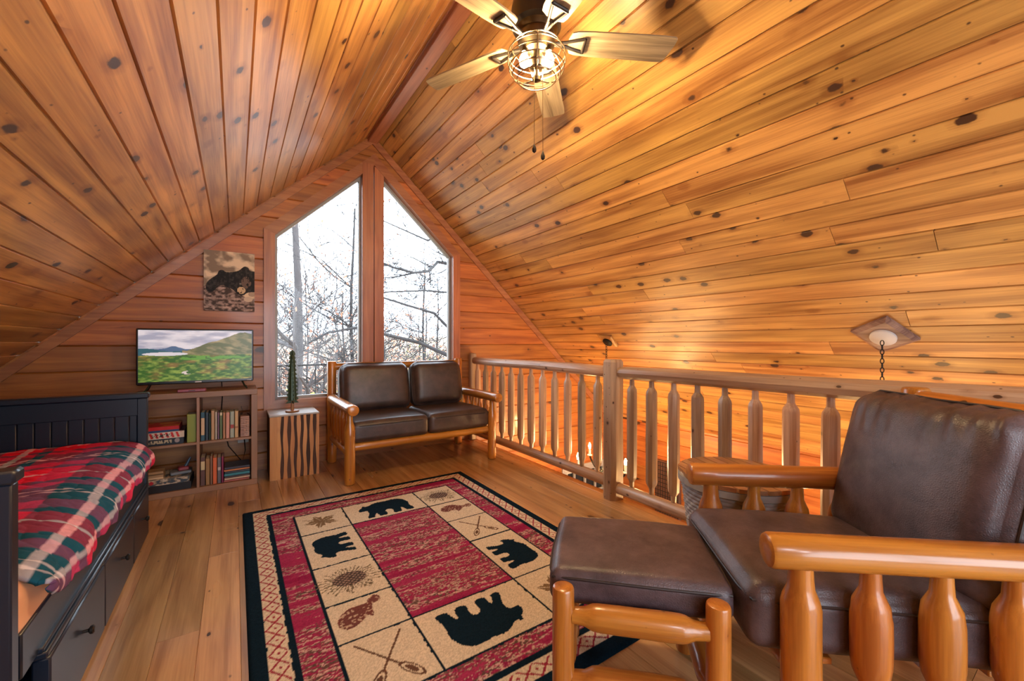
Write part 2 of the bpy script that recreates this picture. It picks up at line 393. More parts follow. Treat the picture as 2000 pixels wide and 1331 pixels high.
# ------------------------------------------------------------------ SETTING: planked roof slopes
def roof(name, side, width, pw):
    mb = MB(); al = (0, 1, 0); ac = (side*CS, 0, -SN); nr = (-side*SN, 0, -CS); o = (RX, 0, RZ)
    s = 0
    while s < width:
        e = min(s+pw, width); y = YB - random.random()*2
        while y < YF:
            y2 = y+random.choice([1.9, 2.4, 3.0, 3.7, 4.9]); 
            if side < 0: y2 = YF
            mb.board(o, al, ac, nr, max(y, YB), min(y2, YF), s, e, g=.0055, gd=.011, ge=.0014); y = y2
            if y < YB: continue
        s = e
    # solid deck above the planks
    nrv = Vector(nr); ov = Vector(o)-nrv*.01; acv = Vector(ac)
    vs = []
    for d in (0, -.12):
        for (l, c) in ((YB-.3, 0), (YF+.4, 0), (YF+.4, width+.1), (YB-.3, width+.1)): vs.append(ov+Vector(al)*l+acv*c+nrv*d)
    mb.add(vs, [(0, 1, 2, 3), (4, 7, 6, 5), (0, 4, 5, 1), (1, 5, 6, 2), (2, 6, 7, 3), (3, 7, 4, 0)], [(v[0], 0, v[1]) for v in vs], .5)
    return mb.build(name, M_CEIL, kind='structure', smooth=False)
WR = (XR-RX)/CS; WLs = (RX-XL)/CS
roof('ceiling', 1, WR, .135)
roof('ceiling', -1, WLs, .135)
mb = MB(); mb.box((RX-.05, YB, RZ-.095), (RX+.05, YF-.0, RZ-.03), .006, 1); mb.box((RX-.062, YB, RZ-.06), (RX+.062, YF, RZ+.02), .003, 1)
mb.build('trim_1', M_TRIM, kind='structure')

# gable walls with openings
def roofx(z, side):
    if z < RZ-SL*(XR-RX) and side > 0: return XR
    if z < RZ-SL*(RX-XL) and side < 0: return XL
    return RX+side*(RZ-z)/SL
def pent(x0, x1, z0, zc, za):
    xm = (x0+x1)/2
    def f(z):
        if z <= z0 or z >= za: return None
        if z <= zc: return (x0, x1)
        t = (z-zc)/(za-zc); return (x0+(xm-x0)*t, x1+(xm-x1)*t)
    return f, [z0, zc, za]
def rect(x0, x1, z0, z1):
    return (lambda z: (x0, x1) if z0 < z < z1 else None), [z0, z1]
def gable(name, Y, inn, ops, mat, bh=.19, z0=ZL):
    """inn = direction (+1/-1) of y pointing out of the room"""
    mb = MB(); crit = [c for o in ops for c in o[1]]+[RZ-SL*(XR-RX), RZ-SL*(RX-XL)]
    z = z0; top = RZ
    while z < top-.01:
        z1 = min(z+bh, top); cuts = sorted([z]+[c for c in crit if z+.004 < c < z1-.004]+[z1]); tone = random.random(); r0, r1 = random.random()*90, random.random()*90
        for a, b in zip(cuts[:-1], cuts[1:]):
            am = a+1e-4; bm = b-1e-4
            spans = [(roofx(am, -1), roofx(am, 1), roofx(bm, -1), roofx(bm, 1))]
            for f, _ in ops:
                A = f(am); B = f(bm)
                if not A or not B: continue
                new = []
                for (l0, r0_, l1, r1_) in spans:
                    if A[0] > l0: new.append((l0, A[0], l1, B[0]))
                    if A[1] < r0_: new.append((A[1], r0_, B[1], r1_))
                spans = new
            for (l0, r0_, l1, r1_) in spans:
                ga = .007 if a == z else 0; gb = .007 if b == z1 else 0
                P = []
                lerp = lambda zz: ((zz-a)/(b-a))
                def row(zz, dy):
                    t = lerp(zz); P.append((l0+(l1-l0)*t, Y+inn*dy, zz)); P.append((r0_+(r1_-r0_)*t, Y+inn*dy, zz))
                row(a, .009); row(a+ga, 0); row(b-gb, 0); row(b, .009); row(b, .14); row(a, .14)
                gc = [(p[2]+r0, 0, p[0]+r1) for p in P]
                fs = [(0, 1, 3, 2), (2, 3, 5, 4), (4, 5, 7, 6), (6, 7, 9, 8), (8, 9, 11, 10), (10, 11, 1, 0), (0, 2, 4, 6, 8, 10), (1, 11, 9, 7, 5, 3)]
                if inn < 0: fs = [q[::-1] for q in fs]
                mb.add(P, fs, gc, tone)
        z = z1
    return mb.build(name, mat, kind='structure', smooth=False)
WX0, WX1, WZ0, WZC, WZA = .235, 2.097, .565, 2.11, 2.995
gable('wall_front', YF, 1, [pent(WX0, WX1, WZ0, WZC, WZA), rect(3.72, 4.5, -2.3, -.64)], M_WALL)
gable('wall_back', YB, -1, [pent(-.4, 2.7, .15, 1.2, 2.7), rect(-1.6, 4.2, -2.3, -.7)], M_WALL)  # unseen rear window and lower opening, added to let daylight in
def side_wall(name, X, inn):
    mb = MB(); z = ZL; top = RZ-SL*abs(X-RX)+.03
    while z < top:
        z1 = min(z+.195, top); mb.board((X, 0, 0), (0, 1, 0), (0, 0, 1), (-inn, 0, 0), YB, YF, z, z1, g=.007, gd=.009, ge=0); z = z1
    mb.box((X+.012 if inn > 0 else X-.16, YB, ZL), (X+.16 if inn > 0 else X-.012, YF, top), .001, 1)
    return mb.build(name, M_WALL, kind='structure', smooth=False)
side_wall('wall_right', XR, 1); side_wall('wall_left', XL, -1)
# loft floor planks + joist fascia
mb = MB(); x = XL
while x < EDGE-.001:
    x1 = min(x+.132, EDGE); y = YB-random.random()*3
    while y < YF:
        y2 = y+random.choice([2.6, 3.3, 4.4])
        if y2 > YB: mb.board((0, 0, 0), (0, 1, 0), (1, 0, 0), (0, 0, 1), max(y, YB), min(y2, YF), x, x1, g=.0018, gd=.003, ge=.001)
        y = y2
    x = x1
mb.box((XL, YB, -.24), (EDGE-.001, YF, -.0035), .001, 1)
mb.build('floor', M_FLOOR, kind='structure', smooth=False)
mb = MB(); mb.box((EDGE-.0, YB, -.26), (EDGE+.025, YF, -.004), .004, 1); mb.build('trim_2', M_TRIM, kind='structure')
mb = MB(); x = XL
while x < XR:
    mb.board((0, 0, ZL), (0, 1, 0), (1, 0, 0), (0, 0, 1), YB, YF, x, min(x+.13, XR), g=.002, gd=.003); x += .13
mb.box((XL, YB, ZL-.12), (XR, YF, ZL-.0035), .001, 1)
mb.build('floor', M_FLOOR, kind='structure', smooth=False)
# rake trim along wall/roof joint
def rake(side, i):
    mb = MB(); w = .062; x_end = XR if side > 0 else XL
    n = (-side*SN, -CS)       # inward normal of roof in x,z
    a = (RX, RZ-.02); b = (x_end, RZ-SL*abs(x_end-RX)-.02)
    poly = [a, b, (b[0]+n[0]*w, b[1]+n[1]*w), (a[0], a[1]-w/CS)]
    mb.prism(poly, lambda x, z: (x, YF-.018, z), .02, (0, 1, 0), ax=0)
    mb.build('trim_%d' % i, M_TRIM, kind='structure', smooth=False)
rake(1, 3); rake(-1, 4)
# front window: trim frame, inner sash, glass
def framepoly(x0, x1, z0, zc, za): xm = (x0+x1)/2; return [(x0, z0), (x1, z0), (x1, zc), (xm, za), (x0, zc)]
def ringprism(mb, A, B, y0, y1, ax=1):
    """frame between outline A (outer) and B (inner), same vertex count"""
    n = len(A)
    for i in range(n):
        j = (i+1) % n; q = [A[i], A[j], B[j], B[i]]
        axx = 0 if abs(A[j][0]-A[i][0]) > abs(A[j][1]-A[i][1]) else 1
        mb.prism(q, lambda x, z: (x, y0, z), y1-y0, (0, 1, 0), ax=axx)
def inset(poly, d):
    n = len(poly); out = []
    for i in range(n):
        p0 = Vector(poly[i-1]); p = Vector(poly[i]); p1 = Vector(poly[(i+1) % n])
        e0 = (p-p0).normalized(); e1 = (p1-p).normalized(); n0 = Vector((-e0.y, e0.x)); n1 = Vector((-e1.y, e1.x))
        m = (n0+n1); m /= (1+n0.dot(n1)); out.append(tuple(p+m*d))
    return out
WO = [(.207, .519), (2.125, .519), (2.125, 2.131), (1.166, 3.029), (.207, 2.131)]
win = thing('window_1', 'tall five-sided gable window of two panes behind the leather loveseat', 'window'); win['kind'] = 'structure'
mb = MB(); WI = inset(WO, .085)
ringprism(mb, WO, WI, YF-.022, YF+.05)
mb.build('window_trim', M_TRIM, win, smooth=False)
mb = MB(); mb.box((1.048, YF-.024, .6), (1.158, YF+.12, 2.92), .004); mb.box((1.166, YF-.018, .6), (1.262, YF+.12, 2.90), .004)
mb.build('mullion', M_TRIM, win)
mb = MB(); W2 = inset(WO, .088); W3 = inset(WO, .125)
ringprism(mb, WI, W2, YF+.0, YF+.13); mb.build('window_jamb', M_TRIM, win, smooth=False)
for k, (xa, xb) in enumerate(((.30, 1.05), (1.26, 2.032))):
    def clip(poly, x, keep):   # clip outline at vertical line
        out = []
        for i in range(len(poly)):
            a, b = poly[i], poly[(i+1) % len(poly)]; ia = (a[0]-x)*keep >= 0; ib = (b[0]-x)*keep >= 0
            if ia: out.append(a)
            if ia != ib: t = (x-a[0])/(b[0]-a[0]); out.append((x, a[1]+(b[1]-a[1])*t))
        return out
    pl = clip(W2, 1.05 if k == 0 else 1.26, -1 if k == 0 else 1); pi_ = inset(pl, .022)
    mb = MB(); ringprism(mb, pl, pi_, YF+.05, YF+.10); mb.build('sash', M_VINYL, win, smooth=False)
    mb = MB(); mb.prism(pi_, lambda x, z: (x, YF+.07, z), .006, (0, 1, 0)); mb.build('pane', M_GLASS, win, smooth=False)
# lower gable window glimpsed under the railing
w2 = thing('window_2', 'lower storey window glimpsed below the bottom rail', 'window'); w2['kind'] = 'structure'
mb = MB(); A = [(3.66, -2.36), (4.56, -2.36), (4.56, -.58), (3.66, -.58)]; ringprism(mb, A, inset(A, .09), YF-.02, YF+.05)
for x in (3.9, 4.1, 4.3): mb.box((x-.012, YF+.0, -2.3), (x+.012, YF+.03, -.65), .002)
for z in (-1.0, -1.4, -1.8): mb.box((3.72, YF+.0, z-.012), (4.5, YF+.03, z+.012), .002)
mb.build('window_trim', M_GTOP, w2, smooth=False)
mb = MB(); mb.box((3.7, YF+.05, -2.3), (4.52, YF+.06, -.62), .001); mb.build('pane', plain('dusk_glass', (.02, .025, .03), .05), w2)
# back gable glazing bars of the unseen window added for daylight
w3 = thing('window_3', 'large unseen gable window added behind the viewer for daylight', 'window'); w3['kind'] = 'structure'
mb = MB(); A = framepoly(-.42, 2.72, .13, 1.2, 2.72); ringprism(mb, A, inset(A, .09), YB-.04, YB+.02)
mb.box((1.1, YB-.04, .2), (1.2, YB+.02, 2.65), .003); mb.build('window_trim', M_TRIM, w3, smooth=False)

# ------------------------------------------------------------------ RAILING
TOPZ, BOTZ = .915, .10
rl = thing('log_railing', 'peeled log loft railing with hewn balusters running along the open side', 'railing', (0, 0, 0))
def hewn(mb, p0, p1, w, d, n=8):
    mb.box(p0, p1, .018, 2)
mb = MB()
ps = []; 
for z, wx, wy in ((0, .066, .052), (.02, .066, .052), (.3, .062, .055), (.55, .067, .050), (.8, .064, .054), (.985, .066, .052), (1.003, .055, .042)):
    ps.append((z, wx, wy))
vs = []; gc = []; fs = []; n = 8
for i, (z, wx, wy) in enumerate(ps):
    for k, (a, b) in enumerate(((1, .55), (.6, 1), (-.6, 1), (-1, .55), (-1, -.55), (-.6, -1), (.6, -1), (1, -.55))):
        vs.append((2.27+a*wx*.95, 2.07+b*wy*1.15, z)); gc.append((a*wx, b*wy, z+3))
for i in range(len(ps)-1):
    for k in range(n): k2 = (k+1) % n; fs.append((i*n+k, i*n+k2, (i+1)*n+k2, (i+1)*n+k))
fs.append(tuple(range(n))[::-1]); fs.append(tuple((len(ps)-1)*n+k for k in range(n)))
mb.add(vs, fs, gc, .35); o = mb.build('newel_post', M_RAIL, rl, ang=25); o['label'] = 'thick flat-hewn newel post between the two sections'
mb = MB(); mb.box((2.235, 4.17, 0), (2.31, 4.245, 1.0), .014); o = mb.build('newel_post', M_RAIL, rl); o['label'] = 'slim end post against the window wall'
mb = MB(); mb.box((2.235, -2.9, 0), (2.31, -2.8, 1.0), .014); mb.build('newel_post', M_RAIL, rl)
mb = MB(); mb.tube([(RAILX, 4.17, TOPZ), (RAILX, 3.6, TOPZ-.003), (RAILX+.005, 3.0, TOPZ+.002), (RAILX, 2.5, TOPZ), (RAILX, 2.12, TOPZ-.006)], [.040, .043, .042, .045, .043], 14, round_end=.012, tone=.95); mb.build('top_rail', M_RAIL, rl, ang=25)  # paler tone puts the window's highlight on this section into the wood colour
mb = MB(); mb.tube([(RAILX-.01, 2.06, TOPZ-.005), (RAILX-.01, 1.95, TOPZ-.003), (RAILX, 1.4, TOPZ), (RAILX, .9, TOPZ+.003), (RAILX, .5, TOPZ+.005), (RAILX, 0, TOPZ+.01), (RAILX, -1.5, TOPZ), (RAILX, -2.8, TOPZ)], [.030, .044, .046, .047, .050, .052, .05, .05], 10, round_end=.01, tone=.45); mb.build('top_rail', M_RAIL, rl, ang=25)
mb = MB(); mb.tube([(RAILX, 4.17, BOTZ), (RAILX, 3.2, BOTZ+.005), (RAILX, 2.12, BOTZ+.005)], [.038, .040, .042], 14, round_end=.008, tone=.7); mb.build('bottom_rail', M_RAIL, rl, ang=25)
mb = MB(); mb.tube([(RAILX-.01, 2.05, BOTZ-.015), (RAILX, 1.0, BOTZ-.02), (RAILX, 0, BOTZ-.02), (RAILX, -2.8, BOTZ)], [.040, .043, .045, .045], 14, round_end=.012, tone=.6); mb.build('bottom_rail', M_RAIL, rl, ang=25)
ys = [4.087-.1684*k for k in range(12)]+[1.909-.1637*k for k in range(20)]
for y in ys:
    mb = MB(); r = .033 if y > 2.1 else .036; b0 = BOTZ+.03 if y > 2.1 else BOTZ+.01
    spindle(mb, (RAILX, y, b0), (RAILX, y+random.uniform(-.004, .004), TOPZ-.035), r*random.uniform(.95, 1.05), .016, 8, tl=.065, nl=.03, rot=random.random())
    mb.build('baluster', M_RAIL, rl, ang=25)

# ------------------------------------------------------------------ CUSHIONS
def cushion(name, size, loc, mat, parent, puff=.02, rad=.05, tilt=0, seed=0, n=26, wr=.004, label=None, axis='z', squash=0, pipe=True, folds=None):
    sx, sy, sz = [q/2 for q in size]; R = Matrix.Rotation(tilt, 3, 'X'); key = {}; V = []; F = []
    rr = np.random.RandomState(seed); K = [(rr.randn(3)*9, rr.rand()*6, rr.rand()) for _ in range(9)]
    def pt(p):
        q = Vector(p); c = [max(-1, min(1, v)) for v in q]
        h = Vector((c[0]*sx, c[1]*sy, c[2]*sz))
        inner = Vector((max(-(sx-rad), min(sx-rad, h.x)), max(-(sy-rad), min(sy-rad, h.y)), max(-(sz-rad), min(sz-rad, h.z))))
        d = h-inner
        if d.length > 1e-6: h = inner+d.normalized()*min(rad, max(abs(d.x), abs(d.y), abs(d.z)))
        # puff on broad faces
        if axis == 'z':
            w = max(0, 1-c[0]**2)*max(0, 1-c[1]**2); h.z += (1 if c[2] > 0 else -1)*puff*sqrt(w)*min(1, abs(c[2])*1.0)*(1 if c[2] > 0 else .2)
        else:
            w = max(0, 1-c[0]**2)*max(0, 1-c[2]**2); h.y += (1 if c[1] > 0 else -1)*puff*sqrt(w)*abs(c[1])
            if squash: h.x *= 1-squash*(c[2]**2 if c[2] > 0 else 0)
        k = sum(a[2]*sin(a[0][0]*h.x+a[0][1]*h.y+a[0][2]*h.z+a[1]) for a in K)/4
        h += h.normalized()*wr*k
        if folds: h = folds(h, c)
        return h
    def vid(p):
        k = tuple(round(v, 5) for v in p)
        if k not in key: key[k] = len(V); V.append(R @ pt(p)+Vector(loc))
        return key[k]
    g = [-1+2*i/n for i in range(n+1)]
    # bias samples to edges so that the rounding is smooth
    g = [math.copysign(abs(v)**.72, v) for v in g]
    for a in range(3):
        b, c = (a+1) % 3, (a+2) % 3
        for sg in (-1, 1):
            for i in range(n):
                for j in range(n):
                    q = []
                    for (u, w) in ((g[i], g[j]), (g[i+1], g[j]), (g[i+1], g[j+1]), (g[i], g[j+1])):
                        p = [0, 0, 0]; p[a] = sg; p[b] = u; p[c] = w; q.append(vid(p))
                    F.append(q if sg > 0 else q[::-1])
    mb = MB(); mb.add(V, F); o = mb.build(name, mat, parent, ang=80)
    if label: o['label'] = label
    if pipe:
        if axis == 'z': loop = [(sx, sy), (-sx, sy), (-sx, -sy), (sx, -sy)]
        else: loop = [(sx, sz), (-sx, sz), (-sx, -sz), (sx, -sz)]
        pts = []
        for i in range(4):
            a = loop[i]; b = loop[(i+1) % 4]
            for t in range(8): pts.append((a[0]+(b[0]-a[0])*t/8, a[1]+(b[1]-a[1])*t/8))
        P = []
        for (a, b) in pts+[pts[0]]:
            k0 = a/sx; k1 = b/(sy if axis == 'z' else sz)
            q = (k0, k1, .62) if axis == 'z' else (k0, -.55, k1)
            P.append(R @ (pt(q)*1.003)+Vector(loc))
        mb = MB(); mb.tube(P, .004, 6, caps=False); mb.build('piping', M_PIPE, o)
    return o

# ------------------------------------------------------------------ LOG FURNITURE
sf = thing('loveseat', 'two-seat log loveseat with dark leather cushions in front of the gable window', 'sofa', (1.405, 3.79, 0))
HX = .655
def part_log(name, p0, p1, r, par, **k):
    mb = MB(); log(mb, p0, p1, r, **k); return mb.build(name, M_LOG, par)
for sx in (-1, 1):
    part_log('leg', (sx*HX, -.37, 0), (sx*HX, -.37, .44), .041, sf, wob=.01)
    mb = MB(); mb.tube([(sx*HX, -.37, .43), (sx*HX, -.37, .455), (sx*HX, -.37, .50), (sx*HX, -.37, .57)], [.041, .038, .024, .022], 16); mb.build('arm_support', M_LOG, sf)
    part_log('leg', (sx*HX, .36, 0), (sx*HX, .36, .95), .042, sf, wob=.01)
    part_log('armrest', (sx*HX, -.50, .60), (sx*HX, .34, .60), .044, sf, end=.012, wob=.01)
    part_log('side_rail', (sx*HX, -.35, .235), (sx*HX, .36, .235), .028, sf)
    for k in range(5):
        mb = MB(); y = -.25+k*.125; spindle(mb, (sx*HX, y, .25), (sx*HX, y, .57), .026, .013, 14, tl=.06, nl=.03); mb.build('spindle', M_LOG, sf)
part_log('front_rail', (-HX, -.34, .285), (HX, -.34, .285), .034, sf)
part_log('rear_rail', (-HX, .36, .30), (HX, .36, .30), .032, sf)
part_log('top_rail', (-HX, .36, .895), (HX, .36, .895), .036, sf)
mb = MB()
for k in range(9): mb.box((-.6+k*.14, -.33, .30), (-.54+k*.14, .34, .318), .003, 1)
mb.build('seat_slat', M_LOG, sf)
cushion('seat_cushion', (.655, .60, .17), (-.318, -.085, .402), M_LEA1, sf, puff=.018, rad=.045, seed=1)
cushion('seat_cushion', (.615, .60, .17), (.318, -.085, .402), M_LEA1, sf, puff=.018, rad=.045, seed=2)
cushion('back_cushion', (.66, .19, .46), (-.305, .20, .70), M_LEA1, sf, puff=.04, rad=.085, tilt=radians(-12), seed=3, axis='y', squash=.04, wr=.006)
cushion('back_cushion', (.56, .19, .45), (.315, .20, .705), M_LEA1, sf, puff=.04, rad=.085, tilt=radians(-12), seed=4, axis='y', squash=.04, wr=.006)

CH = thing('log_armchair', 'log-framed armchair with worn plum-brown leather cushions in the right foreground', 'armchair', (1.639, .477, 0), radians(-130))
AX = .305
for sx in (-1, 1):
    part_log('armrest', (sx*AX, -.42, .60), (sx*AX, .46, .60), .043, CH, end=.012, wob=.008, n=24)
    mb = MB(); spindle(mb, (sx*AX, -.335, 0), (sx*AX, -.335, .565), .044, .027, 22, tl=.07, nl=.03); mb.tube([(sx*AX, -.335, 0), (sx*AX, -.335, .1)], .042, 18); mb.build('leg', M_LOG, CH)
    part_log('leg', (sx*AX*1.08, .43, 0), (sx*AX*1.08, .43, .955), .043, CH, wob=.008, n=24)
    part_log('side_rail', (sx*AX, -.33, .20), (sx*AX, .43, .20), .034, CH)
    for k in range(4):
        mb = MB(); y = -.172+k*.160; spindle(mb, (sx*AX, y, .225), (sx*AX, y, .565), .041, .021, 22, tl=.085, nl=.02); mb.build('spindle', M_LOG, CH)
part_log('front_rail', (-AX, -.30, .245), (AX, -.30, .245), .034, CH)
part_log('top_rail', (-AX*1.1, .43, .905), (AX*1.1, .43, .905), .040, CH)
part_log('rear_rail', (-AX*1.1, .43, .26), (AX*1.1, .43, .26), .034, CH)
def cfold(h, c):
    if c[1] < -.2 and c[2] > .3: pass
    return h
cushion('seat_cushion', (.555, .74, .17), (0, -.075, .385), M_LEA2, CH, puff=.03, rad=.045, seed=5, wr=.006, n=34, tilt=radians(-2))
def bfold(h, c):
    if c[1] < 0 and c[2] > 0:   # gathered creases fanning down from the top seam
        f = max(0, c[2]-.35)/.65
        h.y += .009*f*max(0, sin(c[0]*17+c[2]*7))**2*-1+.006*f*sin(c[0]*31+c[2]*3)
    return h
cushion('back_cushion', (.60, .20, .55), (-.02, .245, .672), M_LEA2, CH, puff=.05, rad=.075, tilt=radians(-13), seed=6, axis='y', squash=.0, wr=.006, n=44, folds=bfold)
mb = MB()
for k in range(5): mb.box((-.24, -.30+k*.15, .27), (.24, -.22+k*.15, .288), .003, 0)
mb.build('seat_slat', M_LOG, CH)

OT = thing('log_ottoman', 'log footstool with a plum-brown leather top in front of the armchair', 'ottoman', (1.066, .894, .010), radians(-45.1))
for sx in (-1, 1):
    for sy in (-1, 1):
        zt = .425 if sy < 0 else .36
        part_log('leg', (sx*.205, sy*.205, 0), (sx*.205, sy*.205, zt), .031, OT, wob=.006, n=24, end=.008)
    for z, r in ((.36, .036), (.155, .036)):
        mb = MB(); spindle(mb, (sx*.205, -.18, z), (sx*.205, .18, z), r*.9, .02, 18, tl=.05, nl=.02); mb.build('side_rail', M_LOG, OT)
for sy in (-1, 1):
    for z, r in ((.345, .036), (.165, .038)):
        mb = MB(); spindle(mb, (-.18, sy*.205, z), (.18, sy*.205, z), r, .022, 22, tl=.055, nl=.015); mb.build('front_rail' if sy < 0 else 'rear_rail', M_LOG, OT)
cushion('cushion', (.51, .41, .10), (.005, .035, .395), M_LEA2, OT, puff=.012, rad=.03, seed=8, wr=.006, n=34)

# ------------------------------------------------------------------ RUG
def make_rug():
    X0, Y0, Wd, Ln = .037, 3.215, 1.585, 2.185
    st = .0045; s = np.arange(0, Wd+st/2, st); t = np.arange(0, Ln+st/2, st); S, T = np.meshgrid(s, t)   # rows t, cols s
    wob = (vnoise(S*60, T*60, 3)-.5)*.002; A = S+wob; B = T+(vnoise(S*60, T*60, 4)-.5)*.002
    C = lambda c: np.array(c)
    navy, beige = C((.004, .013, .022)), C((.60, .50, .35))
    # streaks
    q1 = fbm(A*1.6, B*15, 20, 3); q2 = fbm(A*9+7, B*110, 30, 2); q3 = fbm(A*70, B*160, 40, 2)
    k = (q1-.5)*1.7+.5+(q2-.5)*.22+(q3-.5)*.2+.03
    pl_, be, tp, cr_ = (.24, .012, .055), (.55, .38, .29), (.13, .075, .055), (.33, .03, .085)
    pal = [(0, pl_), (.29, cr_), (.315, be), (.35, (.5, .3, .26)), (.37, tp), (.40, tp), (.415, cr_), (.46, pl_), (.485, cr_), (.50, be), (.535, (.5, .3, .26)), (.55, tp), (.59, (.09, .05, .04)), (.605, cr_), (.68, pl_), (.70, be), (.73, tp), (.76, cr_), (1.3, pl_)]
    xs = [p[0] for p in pal]; stripe = np.stack([np.interp(k, xs, [p[1][i] for p in pal]) for i in range(3)], -1)
    img = np.zeros(S.shape+(3,)); img[:] = navy
    dist = np.minimum(np.minimum(A, Wd-A), np.minimum(B, Ln-B))
    def put(mask, col): img[mask] = col
    put(dist > .058, beige)
    # diamonds along the beige border
    nearv = np.minimum(A, Wd-A) < np.minimum(B, Ln-B)
    al = np.where(nearv, B, A); cr = np.abs(dist-.092)
    ph = np.abs(((al/.078) % 1)-.5)*2
    dm = np.abs(ph*.5+cr/.062-.5); band = (dist > .058) & (dist < .126)
    put(band & ((dm < .075) & (cr < .034)), C((.30, .03, .05)))
    put(band & (np.abs(cr/.03+ph*1.0) < .22), C((.30, .03, .05)))
    put((dist < .126) & (dist > .119) & band, beige)
    put(dist > .126, navy); inner = dist > .152
    img[inner] = stripe[inner]
    px0, px1, py0, py1 = .270, 1.325, .265, 1.925
    pan = (A > px0) & (A < px1) & (B > py0) & (B < py1); put(pan, beige)
    fld = (A > .555) & (A < 1.05) & (B > .575) & (B < 1.605); img[fld] = stripe[fld]
    lines = []
    w = .0055
    def ln(a, b): lines.append((a, b))
    ln((px0, py0), (px1, py0)); ln((px0, py1), (px1, py1)); ln((px0, py0), (px0, py1)); ln((px1, py0), (px1, py1))
    ln((.555, py0), (.555, py1)); ln((1.05, py0), (1.05, py1)); ln((.555, .575), (1.05, .575)); ln((.555, 1.605), (1.05, 1.605))
    for y in (.58, 1.0, 1.345, 1.605): ln((px0, y), (.555, y))
    for y in (.58, .87, 1.17, 1.605): ln((1.05, y), (px1, y))
    for a, b in lines: put(segd(A, B, a, b) < w, navy)
    bear = smoothpoly([(0,.44),(.015,.52),(.06,.58),(.095,.60),(.11,.67),(.15,.68),(.17,.63),(.24,.65),(.32,.71),(.42,.75),(.52,.73),(.64,.73),(.76,.75),(.88,.71),(.96,.61),(1.0,.46),(.985,.34),(.97,.24),(1.01,.10),(1.0,.03),(.85,.03),(.83,.12),(.80,.22),(.77,.22),(.76,.12),(.74,.02),(.59,.02),(.59,.10),(.61,.20),(.57,.28),(.48,.26),(.46,.20),(.47,.10),(.45,.02),(.30,.02),(.30,.10),(.29,.20),(.26,.18),(.22,.08),(.21,.02),(.08,.02),(.09,.10),(.14,.20),(.17,.34),(.14,.41),(.08,.41),(.03,.40)], 1)
    def place(poly, cx, cy, sc, ang, col, flip=1):
        # local up (0,1) = away from the feet; feet side turned by ang
        ca, sa = cos(ang), sin(ang)
        dx = (A-cx)/sc; dy = -(B-cy)/sc
        lx = (ca*dx+sa*dy)*flip+.5; ly = (-sa*dx+ca*dy)+.38
        m = inpoly(lx, ly, poly); img[m] = col
        return lx, ly, m
    place(bear, .80, .43, .33, 0, navy)
    place(bear, .41, .79, .27, pi/2, navy)
    place(bear, .80, 1.765, .33, pi, navy)
    place(bear, 1.19, 1.39, .28, -pi/2, navy)
    brown = C((.12, .06, .035))
    def cone(cx, cy, r):
        dx, dy = A-cx, B-cy; rr = np.hypot(dx/1.25, dy); th = np.arctan2(dy, dx)
        needles = (np.sin(th*34+vnoise(dx*90+9, dy*90+9, 5)*5) > .35) & (rr < r*(.75+.45*vnoise(th*6+9, rr*9, 6))); img[needles] = C((.16, .12, .07))
        m = rr < r*.52; img[m] = C((.07, .05, .04)); img[m & (np.sin(dx*260)*np.sin(dy*260) > .25)] = C((.30, .2, .15))
    cone(.41, 1.17, .115); cone(1.19, .425, .105)
    def leaf(cx, cy, r, a0):
        dx, dy = A-cx, B-cy; rr = np.hypot(dx, dy); th = np.arctan2(dy, dx)-a0
        rad = r*(.42+.50*np.abs(np.cos(th*2.5))**1.5+.10*np.cos(th*15)); m = rr < rad; img[m] = C((.19, .12, .06))
        img[m & (np.abs(np.sin(th*2.5)) < .10) & (rr > r*.15)] = beige*.8
        img[segd(A, B, (cx, cy), (cx-cos(a0)*r*1.2, cy-sin(a0)*r*1.2)) < .004] = C((.19, .12, .06))
    leaf(.41, .42, .10, .6); leaf(1.19, 1.77, .10, 3.6)
    fish = smoothpoly([(0, .45), (.06, .6), (.2, .72), (.4, .78), (.58, .70), (.70, .62), (.80, .70), (.95, .74), (1.0, .62), (.95, .5), (.84, .5), (.74, .52), (.66, .40), (.60, .30), (.52, .22), (.5, .34), (.36, .30), (.2, .26), (.06, .30)], 1)
    for (cx, cy, sc, an) in ((.41, 1.475, .23, .45), (1.19, .725, .22, -.3)):
        lx, ly, m = place(fish, cx, cy, sc, an, C((.15, .05, .04))); img[m & (vnoise(A*120, B*120, 9) > .72)] = C((.45, .32, .22))
    def paddles(cx, cy, sc):
        for sg in (-1, 1):
            a = (cx-sg*sc*.5, cy-sc*.72); b = (cx+sg*sc*.18, cy+sc*.3)
            img[segd(A, B, a, b) < .0042] = brown
            vx, vy = b[0]-a[0], b[1]-a[1]; L = sqrt(vx*vx+vy*vy); vx /= L; vy /= L
            ex, ey = b[0]+vx*sc*.28, b[1]+vy*sc*.28; u = (A-ex)*vx+(B-ey)*vy; wv = -(A-ex)*vy+(B-ey)*vx
            e = (u/(sc*.34))**2+(wv/(sc*.12))**2; img[(e < 1) & (e > .55)] = brown; img[(e < .25)] = brown
    paddles(.41, 1.76, .17); paddles(1.19, 1.01, .145)
    img *= (.80+.40*np.random.RandomState(5).rand(*S.shape))[..., None]
    z = .010+.0018*np.random.RandomState(6).rand(*S.shape)
    e = np.clip(np.minimum(np.minimum(S, Wd-S), np.minimum(T, Ln-T))/.012, 0, 1); z = z*np.sqrt(e)+.0005
    P = np.stack([X0+S, Y0-T, z], -1)
    o = grid_obj('area_rug', P, img, M_RUG, flip=True)
    return tag(o, 'lodge-pattern rug with black bears, pine cones and plum stripes on the loft floor', 'rug')
make_rug()

